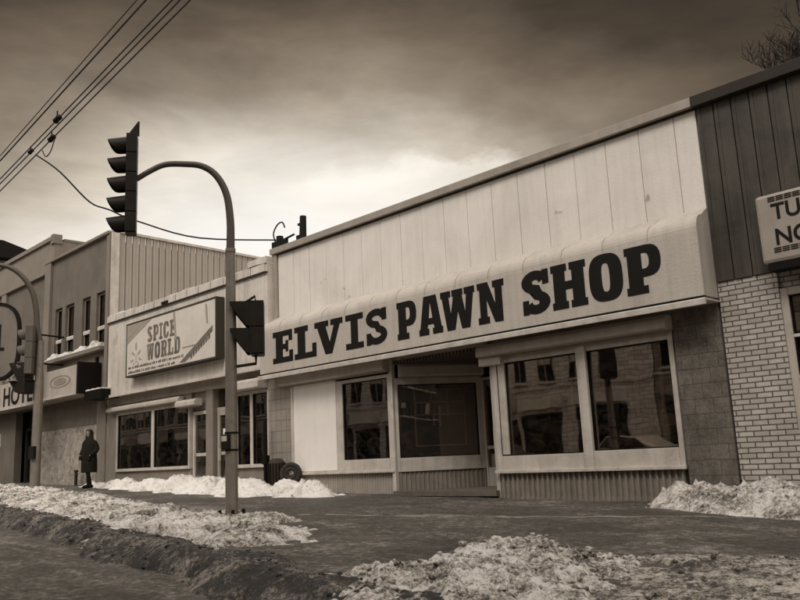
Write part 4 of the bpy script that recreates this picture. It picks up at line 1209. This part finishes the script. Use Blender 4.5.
# ------------------------------------------------------------------ things by the wall
M_rub = plain('tyre_rubber', 0.025, 0.8)
def torus(c, ax, R, r, seg=32, s2=10):
    ax = Vector(ax).normalized(); u = ax.orthogonal().normalized(); v = ax.cross(u); vs = []; fs = []
    for i in range(seg):
        a = 2 * PI * i / seg; e = u * math.cos(a) + v * math.sin(a)
        for j in range(s2):
            b_ = 2 * PI * j / s2
            vs.append(Vector(c) + e * (R + r * math.cos(b_)) + ax * r * math.sin(b_))
    for i in range(seg):
        for j in range(s2):
            fs.append((i * s2 + j, ((i + 1) % seg) * s2 + j, ((i + 1) % seg) * s2 + (j + 1) % s2, i * s2 + (j + 1) % s2))
    return MB().add(vs, fs)
ty = thing('leaning_tyre', 'worn tyre on its rim leaning against the tiled pier in the snow', 'tyre', loc=(-14.25, 10.75, -0.45))
torus((-14.40, 10.74, -0.22), (0.75, -0.8, 0.2), 0.19, 0.055).build('tyre', M_rub, ty, smooth=True)
torus((-14.40, 10.74, -0.22), (0.75, -0.8, 0.2), 0.11, 0.045, 24, 8).build('rim', M_trimdark, ty, smooth=True)
fix_world(ty)
bn = thing('ribbed_bin', 'dark ribbed litter bin standing in snow beside the tyre', 'litter bin', loc=(-14.82, 10.7, -0.5))
MB().tube([(-14.8, 10.66, -0.55), (-14.8, 10.66, 0.02), (-14.8, 10.66, 0.08), (-14.8, 10.66, 0.12)], [0.17, 0.18, 0.15, 0.09], 18).build('body', worn('bin_dark', 0.05, 0.5), bn)
rb_ = MB()
for k in range(18):
    a = 2 * PI * k / 18
    rb_.tube([(-14.8 + 0.183 * math.cos(a), 10.66 + 0.183 * math.sin(a), -0.5), (-14.8 + 0.19 * math.cos(a), 10.66 + 0.19 * math.sin(a), 0.02)], 0.013, 6)
rb_.build('rib', M_black, bn)
fix_world(bn)
po = MB().tube([(-15.3, 10.72, -0.55), (-15.3, 10.72, 1.0)], 0.045, 10).box(-15.36, -15.22, 10.66, 10.78, 0.0, 0.2).build('downpipe', M_black)
tag(po, 'slim dark upright pipe between the shop window and litter bin', 'pipe')
sp_ = thing('standpipe', 'small dark standpipe at the foot of the mural wall', 'standpipe', loc=(-25.6, 10.75, G(-25.6)))
z0 = G(-25.6)
MB().tube([(-25.55, 10.78, z0), (-25.55, 10.78, z0 + 0.42)], 0.05, 12).tube([(-25.55, 10.78, z0 + .30), (-25.30, 10.70, z0 + .33)], 0.045, 10).build('pipe', M_trimdark, sp_, smooth=True)
MB().tube([(-25.55, 10.78, z0 + .42), (-25.55, 10.78, z0 + .47)], 0.07, 12).build('cap', M_trimdark, sp_)
fix_world(sp_)

# ------------------------------------------------------------------ the person
def skin_body(name, verts, edges, radii, m, parent, sub=2, root=0):
    me = bpy.data.meshes.new(name); me.from_pydata(verts, edges, []); me.update()
    o = bpy.data.objects.new(name, me); C.objects.link(o)
    sk = o.modifiers.new('skin', 'SKIN'); sk.use_smooth_shade = True
    lay = me.skin_vertices[0].data if len(me.skin_vertices) else None
    if lay is None:
        bpy.context.view_layer.objects.active = o
        me.attributes.new  # noqa
    for i, r in enumerate(radii):
        lay[i].radius = r if isinstance(r, tuple) else (r, r)
    lay[root].use_root = True
    sb = o.modifiers.new('sub', 'SUBSURF'); sb.levels = sub; sb.render_levels = sub
    dg = bpy.context.evaluated_depsgraph_get()
    m2 = bpy.data.meshes.new_from_object(o.evaluated_get(dg))
    bpy.data.objects.remove(o)
    m2.materials.clear(); m2.materials.append(m)
    o = bpy.data.objects.new(name, m2); C.objects.link(o); o.parent = parent
    for p in m2.polygons: p.use_smooth = True
    return o
def person(x, y, rz):
    zg = G(x)
    root = thing('person', 'person with long dark hair in a black coat, hands in pockets, walking', 'person', loc=(x, y, zg + 0.02))
    root.rotation_euler = (0, 0, rz)
    M_coat = worn('black_coat', 0.012, 0.3, 8, 0.2, 0.85, 0.004); M_skin = plain('skin', 0.2, 0.6); M_hair = plain('dark_hair', 0.02, 0.5)
    # local: facing -y, x to the figure's left
    V = [(0, 0, 0.88), (0, 0, 1.05), (0, 0, 1.25), (0, 0.0, 1.30), (0, -0.0, 1.34), (0, 0, 1.35), (0, 0, 1.36),   # 0-6 pelvis..head
         (0.14, 0.0, 1.25), (0.22, 0.05, 1.06), (0.19, -0.07, 0.90), (0.16, -0.12, 0.87),                                   # 7-10 left arm, hand in pocket
         (-0.14, 0.0, 1.25), (-0.22, 0.05, 1.06), (-0.19, -0.07, 0.90), (-0.16, -0.12, 0.87),                               # 11-14
         (0.09, 0, 0.82), (0.085, -0.10, 0.46), (0.08, -0.08, 0.09), (0.085, -0.20, 0.035),                                 # 15-18 left leg forward
         (-0.09, 0, 0.82), (-0.075, 0.02, 0.46), (-0.07, 0.14, 0.10), (-0.07, 0.05, 0.035)]                                 # 19-22
    Ed = [(0, 1), (1, 2), (2, 3), (3, 4), (4, 5), (5, 6), (2, 7), (7, 8), (8, 9), (9, 10), (2, 11), (11, 12), (12, 13), (13, 14), (0, 15), (15, 16), (16, 17), (17, 18), (0, 19), (19, 20), (20, 21), (21, 22)]
    Rr = [(.15, .12), (.14, .11), (.165, .11), (.09, .07), (.055, .055), (.05, .05), (.045, .045), .075, .055, .045, .045, .075, .055, .045, .045, .095, .065, .045, .042, .095, .065, .045, .042]
    b = skin_body('body', V, Ed, Rr, M_coat, root)
    # head: an egg with brow, nose, chin and ears
    hc = Vector((0, -0.012, 1.475)); nu, nv = 20, 14; vs = []
    for i in range(nv + 1):
        th = PI * i / nv
        for k in range(nu):
            ph = 2 * PI * k / nu
            x_, y_, z_ = math.sin(th) * math.cos(ph), math.sin(th) * math.sin(ph), math.cos(th)
            jaw = 1 - 0.22 * max(0, -z_)
            px_, py_, pz_ = 0.076 * x_ * jaw, 0.097 * y_ * (jaw if y_ > 0 else 1), 0.118 * z_
            if y_ < 0: py_ -= 0.012 * math.exp(-(x_ * 3.5) ** 2) * math.exp(-((z_ + 0.75) * 4) ** 2)
            vs.append(tuple(hc + Vector((px_, py_, pz_))))
    fs = [(i * nu + k, i * nu + (k + 1) % nu, (i + 1) * nu + (k + 1) % nu, (i + 1) * nu + k) for i in range(nv) for k in range(nu)]
    f = MB().add(vs, fs).tube([(0, 0, 1.30), (0, 0, 1.41)], [0.052, 0.048], 14).build('head', M_skin, root, smooth=True)
    nb = MB(); nb.add([(-.015, -.100, 1.448), (.015, -.100, 1.448), (0, -.135, 1.452), (0, -.102, 1.50)], [(0, 1, 2), (1, 3, 2), (3, 0, 2), (0, 3, 1)])
    nb.build('nose', M_skin, f)
    for sx in (-1, 1):
        MB().tube([(sx * .03 - .013, -.103, 1.488), (sx * .03, -.107, 1.490), (sx * .03 + .013, -.100, 1.488)], [.004, .007, .004], 6).build('eye', M_hair, f)
    MB().tube([(-.024, -.102, 1.418), (0, -.111, 1.416), (.024, -.102, 1.418)], [.003, .005, .003], 6).build('mouth', M_print, f)
    hz = [(1.605, .02, .02), (1.598, .05, .06), (1.575, .075, .09), (1.53, .088, .112), (1.475, .090, .115), (1.42, .098, .112), (1.34, .112, .118), (1.25, .118, .132), (1.17, .105, .140), (1.12, .07, .135)]
    n = 22; vs = []
    for i, (z, rx, ry) in enumerate(hz):
        op = 0.25 if i < 3 else 0.95 + 0.12 * max(0, i - 4)
        for k in range(n + 1):
            a = -PI / 2 + op + (2 * PI - 2 * op) * k / n
            w_ = 1 + 0.03 * math.sin(k * 1.9 + i * .3)
            vs.append((rx * w_ * math.cos(a), hc.y + ry * w_ * math.sin(a), z))
    m_ = n + 1
    fs = [(i * m_ + k, i * m_ + k + 1, (i + 1) * m_ + k + 1, (i + 1) * m_ + k) for i in range(len(hz) - 1) for k in range(n)]
    hr = MB().add(vs, fs).build('hair', M_hair, root)
    sd_ = hr.modifiers.new('thick', 'SOLIDIFY'); sd_.thickness = 0.018
    for q_ in hr.data.polygons: q_.use_smooth = True
    # long coat: lathe-like shell from shoulders to knees
    prof = [(.065, .065, 1.385), (0.085, .075, 1.365), (.15, .10, 1.32), (.205, .135, 1.24), (.22, .155, 1.08), (.225, .165, .92), (.235, .18, .75), (.235, .19, .55), (.23, .19, .42), (.205, .17, .42)]
    n = 28; vs = []
    for i, (rx, ry, z) in enumerate(prof):
        for k in range(n):
            a = 2 * PI * k / n; wv = 1 + 0.035 * math.sin(5 * a + i * .6) * (1 if z < 1.1 else 0.2)
            vs.append((rx * wv * math.cos(a), ry * wv * math.sin(a), z))
    fs = [(i * n + k, i * n + (k + 1) % n, (i + 1) * n + (k + 1) % n, (i + 1) * n + k) for i in range(len(prof) - 1) for k in range(n)]
    MB().add(vs, fs).build('coat', M_coat, root, smooth=True)
    sl = [(0.12, 0.0, 1.285), (0.185, 0.01, 1.235), (0.25, 0.05, 1.06), (0.225, -0.06, .93), (.175, -.11, .885)]
    for sx in (-1, 1):
        skin_body('sleeve', [(p[0] * sx, p[1], p[2]) for p in sl], [(0, 1), (1, 2), (2, 3), (3, 4)], [.05, .075, .078, .068, .06], M_coat, root)
    for c_, yo in (((.083, -.14), 0), ((-.07, .10), 0)):
        MB().tube(smooth_path([(c_[0], c_[1] + .10, .045), (c_[0], c_[1] - .02, .05), (c_[0], c_[1] - .13, .03)], 3), [.048, .05, .052, .05, .048, .045, .035][:7], 10).build('shoe', M_black, root, smooth=True)
    for sx in (-1, 1):                 # wrist and fingers slipping into each pocket
        hm = [(0.172 * sx, -.125, .885), (0.160 * sx, -.145, .865)]
        hnd = skin_body('hand', hm, [(0, 1)], [.032, .034], M_skin, root, 1)
        for k in range(5):
            fx = (0.178 - k * 0.014) * sx
            skin_body('finger', [(fx, -.150, .862), (fx - .004 * sx, -.152, .83), (fx - .006 * sx, -.146, .80)] if k < 4 else [(0.128 * sx, -.148, .868), (0.118 * sx, -.155, .85), (.112 * sx, -.152, .83)], [(0, 1), (1, 2)], [.009, .0085, .007], M_skin, hnd, 1)
        # pocket flap that hides most of the hand
        MB().box(min(.105 * sx, .20 * sx), max(.105 * sx, .20 * sx), -.185, -.15, .76, .875).build('pocket', M_coat, root, bevel=0.01)
    return root
try:
    person(-22.35, 9.78, math.radians(20))
except Exception as e:
    raise

# ------------------------------------------------------------------ across the street (seen mirrored in the shop glass)
def facade_across(label, x0, x1, y, z1, v, arches, band, seed):
    t = thing('street_building', label, 'building', loc=((x0 + x1) / 2, y, -0.8))
    mw = brick_mat('across_wall_%d' % seed, v, v * 0.7, v * 0.45, 0.6, 0.22, 0.02, 0.01, 0.8, var=0.4)
    w = MB(); w.box(x0, x1, y - 8, y, -0.8, z1); w.build('wall', mw, t)
    MB().box(x0, x1, y, y + 0.3, z1 - 0.4, z1 + 0.1).build('cornice', M_hood, t)
    MB().box(x0, x1, y, y + 0.12, band + 0.95, band + 1.05).build('string_course', M_frame, t)
    rd = random.Random(seed); x = x0 + 0.5; k_ = 0
    while x < x1 - 1.4 and k_ < 24:
        k_ += 1; ww = 0.85 if arches else 1.05
        for zb_ in ((3.7,) if z1 < 8 else (3.7, 6.9)):
            n = 10; r_ = ww / 2
            poly = [(x, zb_), (x + ww, zb_), (x + ww, zb_ + 1.6)] + ([(x + r_ + r_ * math.cos(PI * k / n), zb_ + 1.6 + r_ * math.sin(PI * k / n)) for k in range(1, n)] if arches else []) + [(x, zb_ + 1.6)]
            wo = MB().prism(poly, y + 0.002, y + 0.05, 'y').build('window', M_black, t)
            MB().box(x - .1, x + ww + .1, y + .002, y + .16, zb_ - .12, zb_ - .002).build('sill', M_frame, wo)
            if rd.random() < .6: MB().box(x + .06, x + ww - .06, y + .051, y + .06, zb_ + rd.uniform(.5, 1.1), zb_ + 1.55).build('blind', M_hood, wo)
            MB().box(x + ww / 2 - .02, x + ww / 2 + .02, y + .051, y + .065, zb_, zb_ + 1.6).build('glazing_bar', M_hood, wo)
        x += ww + rd.uniform(.5, 1.1)
    x = x0 + 0.4
    while x < x1 - 3 and x < 25:
        w_ = rd.uniform(1.8, 3.2)
        MB().box(x, x + w_, y + .002, y + 0.06, rd.choice((-.2, -.7)), band - rd.uniform(.2, .5)).build('shop_window', M_black, t)
        MB().box(x, x + w_, y + .002, y + rd.uniform(.3, .9), band - .1, band + rd.uniform(.35, .75)).build('shop_fascia', worn('fascia_tone_%d' % rd.randrange(4), rd.choice((.08, .2, .35, .6)), 0.4), t)
        x += w_ + rd.uniform(.3, 1.0)
    fix_world(t)
facade_across('pale building with arched upstairs windows across the street', -46, -19, -13.5, 9.5, 0.75, True, 2.3, 1)
facade_across('tan three storey building across the street', -18.9, -6, -13.5, 8.5, 0.30, False, 2.4, 2)
facade_across('unseen tall dark block across the street, height added for shade', -5.9, 20, -13.5, 25, 0.12, False, 2.2, 3)  # unseen block, raised to shade the right wall and near ground
facade_across('long dark brick block added across the street to darken the recess glass', 20.1, 95, -13.5, 15, 0.04, False, 2.6, 5)  # unseen block added so the recess window mirrors dark wall, not bright sky
facade_across('far pale block across the street at the left end', -75, -46.2, -13.5, 11, 0.38, False, 2.4, 4)

def street_car(x, y, label, v):
    t = thing('parked_car', label, 'car', 'cars parked across the street', (x, y, -0.95)); z = -0.95
    paint = plain('car_paint_%d' % int(v * 100), v, 0.25, spec=0.6)
    lo = [(-2.2, .25), (-2.2, .72), (-1.9, .84), (-1.15, .92), (-.6, 1.38), (.75, 1.42), (1.4, .98), (2.05, .92), (2.2, .7), (2.2, .25)]
    MB().prism([(x + a, z + b) for a, b in lo], y - .85, y + .85, 'y').build('body', paint, t, bevel=0.06)
    gl = [(-1.02, .95), (-.55, 1.33), (.7, 1.36), (1.22, .98)]
    MB().prism([(x + a, z + b) for a, b in gl], y - .86, y + .86, 'y').build('side_window', M_black, t)
    for wx in (-1.35, 1.35):
        for wy in (-.8, .8):
            wq = MB().tube([(x + wx, y + wy - .1, z + .32), (x + wx, y + wy + .1, z + .32)], .32, 20).build('wheel', M_black, t)
            MB().tube([(x + wx, y + wy - .11, z + .32), (x + wx, y + wy + .11, z + .32)], .18, 14).build('rim', M_frame, wq)
    fix_world(t)
street_car(-17.5, -8.3, 'pale car parked across the street, seen mirrored in the shop glass', 0.5)
street_car(-25.0, -8.3, 'dark car parked across the street, seen mirrored in the shop glass', 0.04)
street_car(-10.5, -8.3, 'mid grey car parked across the street, seen mirrored in the shop glass', 0.18)
snow_bank([(-32, -9.0), (-32, -9.8), (-4, -9.8), (-4, -9.0)], 0.2, 0.5, 0.4, 0.2, SN1, 'long bank of snow along the far kerb across the street', 8, 0, base=lambda x, y: -0.9)

# ------------------------------------------------------------------ sky and light
W = bpy.data.worlds.new('World'); bpy.context.scene.world = W; W.use_nodes = True
nt = W.node_tree; N = nt.nodes; L = nt.links
bg = N['Background']
sky = N.new('ShaderNodeTexSky'); sky.sky_type = 'NISHITA'; sky.sun_disc = False
SUN_EL, SUN_AZ = math.radians(48), math.radians(160)       # azimuth clockwise from +y
sky.sun_elevation = SUN_EL; sky.sun_rotation = SUN_AZ; sky.dust_density = 4.0
bw = N.new('ShaderNodeRGBToBW'); L.new(sky.outputs[0], bw.inputs[0])
tc = N.new('ShaderNodeTexCoord'); Dv = tc.outputs['Generated']
def dotv(v):
    n = N.new('ShaderNodeVectorMath'); n.operation = 'DOT_PRODUCT'; L.new(Dv, n.inputs[0]); n.inputs[1].default_value = Vector(v).normalized(); return n.outputs['Value']
def ang(v): return mth(nt, 'ARCCOSINE', mth(nt, 'MINIMUM', dotv(v), 0.99999))
def mapv(scale, loc=(0, 0, 0), rot=(0, 0, 0)):
    n = N.new('ShaderNodeMapping'); n.inputs['Scale'].default_value = scale; n.inputs['Location'].default_value = loc; n.inputs['Rotation'].default_value = rot; L.new(Dv, n.inputs[0]); return n.outputs[0]
c1 = noise_tex(nt, mapv((1.0, 1.0, 2.6)), 2.2, 6, 0.5, 0.2)
c2 = noise_tex(nt, mapv((1.0, 1.0, 2.2), (4, 1, 2)), 7.0, 7, 0.55, 0.3)
# glow: distance (radians) from the bright part of the cloud deck, stretched along the horizon
a0 = ang((-0.78, 0.60, 0.13))
sz = N.new('ShaderNodeSeparateXYZ'); L.new(Dv, sz.inputs[0])
el = sz.outputs['Z']
dist = mth(nt, 'ADD', mth(nt, 'MULTIPLY', a0, 0.66), mth(nt, 'MULTIPLY', mth(nt, 'ABSOLUTE', mth(nt, 'SUBTRACT', el, 0.13)), 0.80))
dist = mth(nt, 'ADD', dist, mth(nt, 'MULTIPLY', mth(nt, 'SUBTRACT', c1, 0.5), 0.20))
dist = mth(nt, 'ADD', dist, mth(nt, 'MULTIPLY', mth(nt, 'SUBTRACT', c2, 0.5), 0.08))
dist = mth(nt, 'MULTIPLY', dist, 0.8)
glow = ramp(nt, dist, [(0.12, (0.74, 0.72, 0.69, 1)), (0.22, (0.62, 0.585, 0.53, 1)), (0.305, (0.42, 0.37, 0.305, 1)), (0.37, (0.225, 0.185, 0.142, 1)), (0.44, (0.115, 0.089, 0.064, 1)), (0.51, (0.040, 0.030, 0.021, 1)), (0.66, (0.022, 0.017, 0.012, 1)), (0.95, (0.95, 0.90, 0.84, 1))])
# a brighter heap of cloud against the dark deck: wide, low, with a crisp ragged top
v1 = N.new('ShaderNodeVectorMath'); v1.operation = 'SUBTRACT'; L.new(Dv, v1.inputs[0]); v1.inputs[1].default_value = (-0.635, 0.700, 0.305)
v2 = N.new('ShaderNodeVectorMath'); v2.operation = 'MULTIPLY'; L.new(v1.outputs[0], v2.inputs[0]); v2.inputs[1].default_value = (0.72, 0.72, 2.1)
v3 = N.new('ShaderNodeVectorMath'); v3.operation = 'LENGTH'; L.new(v2.outputs[0], v3.inputs[0])
cu_ = mth(nt, 'ADD', v3.outputs['Value'], mth(nt, 'MULTIPLY', mth(nt, 'SUBTRACT', noise_tex(nt, mapv((1, 1, 1.8), (2, 3, 1)), 11.0, 7, 0.6, 0.2), 0.5), 0.15))
cm = ramp(nt, cu_, [(0.04, (0.7, 0.7, 0.7, 1)), (0.098, (1, 1, 1, 1)), (0.125, (0, 0, 0, 1))])
glow = mixc(nt, mth(nt, 'MULTIPLY', cm, 0.62), glow, (0.69, 0.65, 0.585, 1))
# broken streaks in the deck
c3 = noise_tex(nt, mapv((1.0, 1.0, 3.4), (1, 5, 2), (0.0, 0.35, 0.0)), 3.6, 8, 0.58, 0.25)
st = ramp(nt, c3, [(0.32, (0.70, 0.70, 0.70, 1)), (0.50, (1.0, 1.0, 1.0, 1)), (0.68, (1.3, 1.3, 1.3, 1))])
amt = ramp(nt, dist, [(0.14, (0.12, 0.12, 0.12, 1)), (0.32, (1, 1, 1, 1))])
glow = mixc(nt, amt, glow, mixc(nt, 1.0, glow, st, 'MULTIPLY'))
# the clear-sky model lies behind the deck and lends it a little light
nsk = N.new('ShaderNodeCombineColor')
k_ = mth(nt, 'MULTIPLY', bw.outputs[0], 0.10 * 0.035 / 0.10)
L.new(k_, nsk.inputs[0]); L.new(mth(nt, 'MULTIPLY', k_, 0.85), nsk.inputs[1]); L.new(mth(nt, 'MULTIPLY', k_, 0.68), nsk.inputs[2])
tot = mixc(nt, 1.0, mixc(nt, 1.0, glow, (10, 10, 10, 1), 'MULTIPLY'), nsk.outputs[0], 'ADD')
L.new(tot, bg.inputs['Color']); bg.inputs['Strength'].default_value = 0.1

sd = bpy.data.lights.new('sun', 'SUN'); sd.energy = 1.5; sd.angle = math.radians(25); sd.color = (1.0, 0.97, 0.93)
so = bpy.data.objects.new('sun', sd); C.objects.link(so)
sv = Vector((math.sin(SUN_AZ) * math.cos(SUN_EL), math.cos(SUN_AZ) * math.cos(SUN_EL), math.sin(SUN_EL)))
so.rotation_euler = sv.to_track_quat('Z', 'Y').to_euler(); so.location = sv * 60

# ------------------------------------------------------------------ camera
cd = bpy.data.cameras.new('camera'); cam = bpy.data.objects.new('camera', cd); C.objects.link(cam)
cd.sensor_width = 36; cd.lens = 36 * 808.85 / 800; cd.clip_start = 0.05; cd.clip_end = 3000
Rr = [(0.69747666, 0.71518326, -0.04515758), (-0.16838752, 0.10231508, -0.98039649), (-0.69654286, 0.69140764, 0.19179031)]
r, dn, fw = Rr
cam.matrix_world = Matrix(((r[0], -dn[0], -fw[0], 0), (r[1], -dn[1], -fw[1], 0), (r[2], -dn[2], -fw[2], 0), (0, 0, 0, 1)))
sc = bpy.context.scene; sc.camera = cam
sc.view_settings.view_transform = 'Standard'; sc.view_settings.look = 'None'; sc.view_settings.gamma = 1; sc.view_settings.exposure = 0.42
sc.cycles.max_bounces = 8
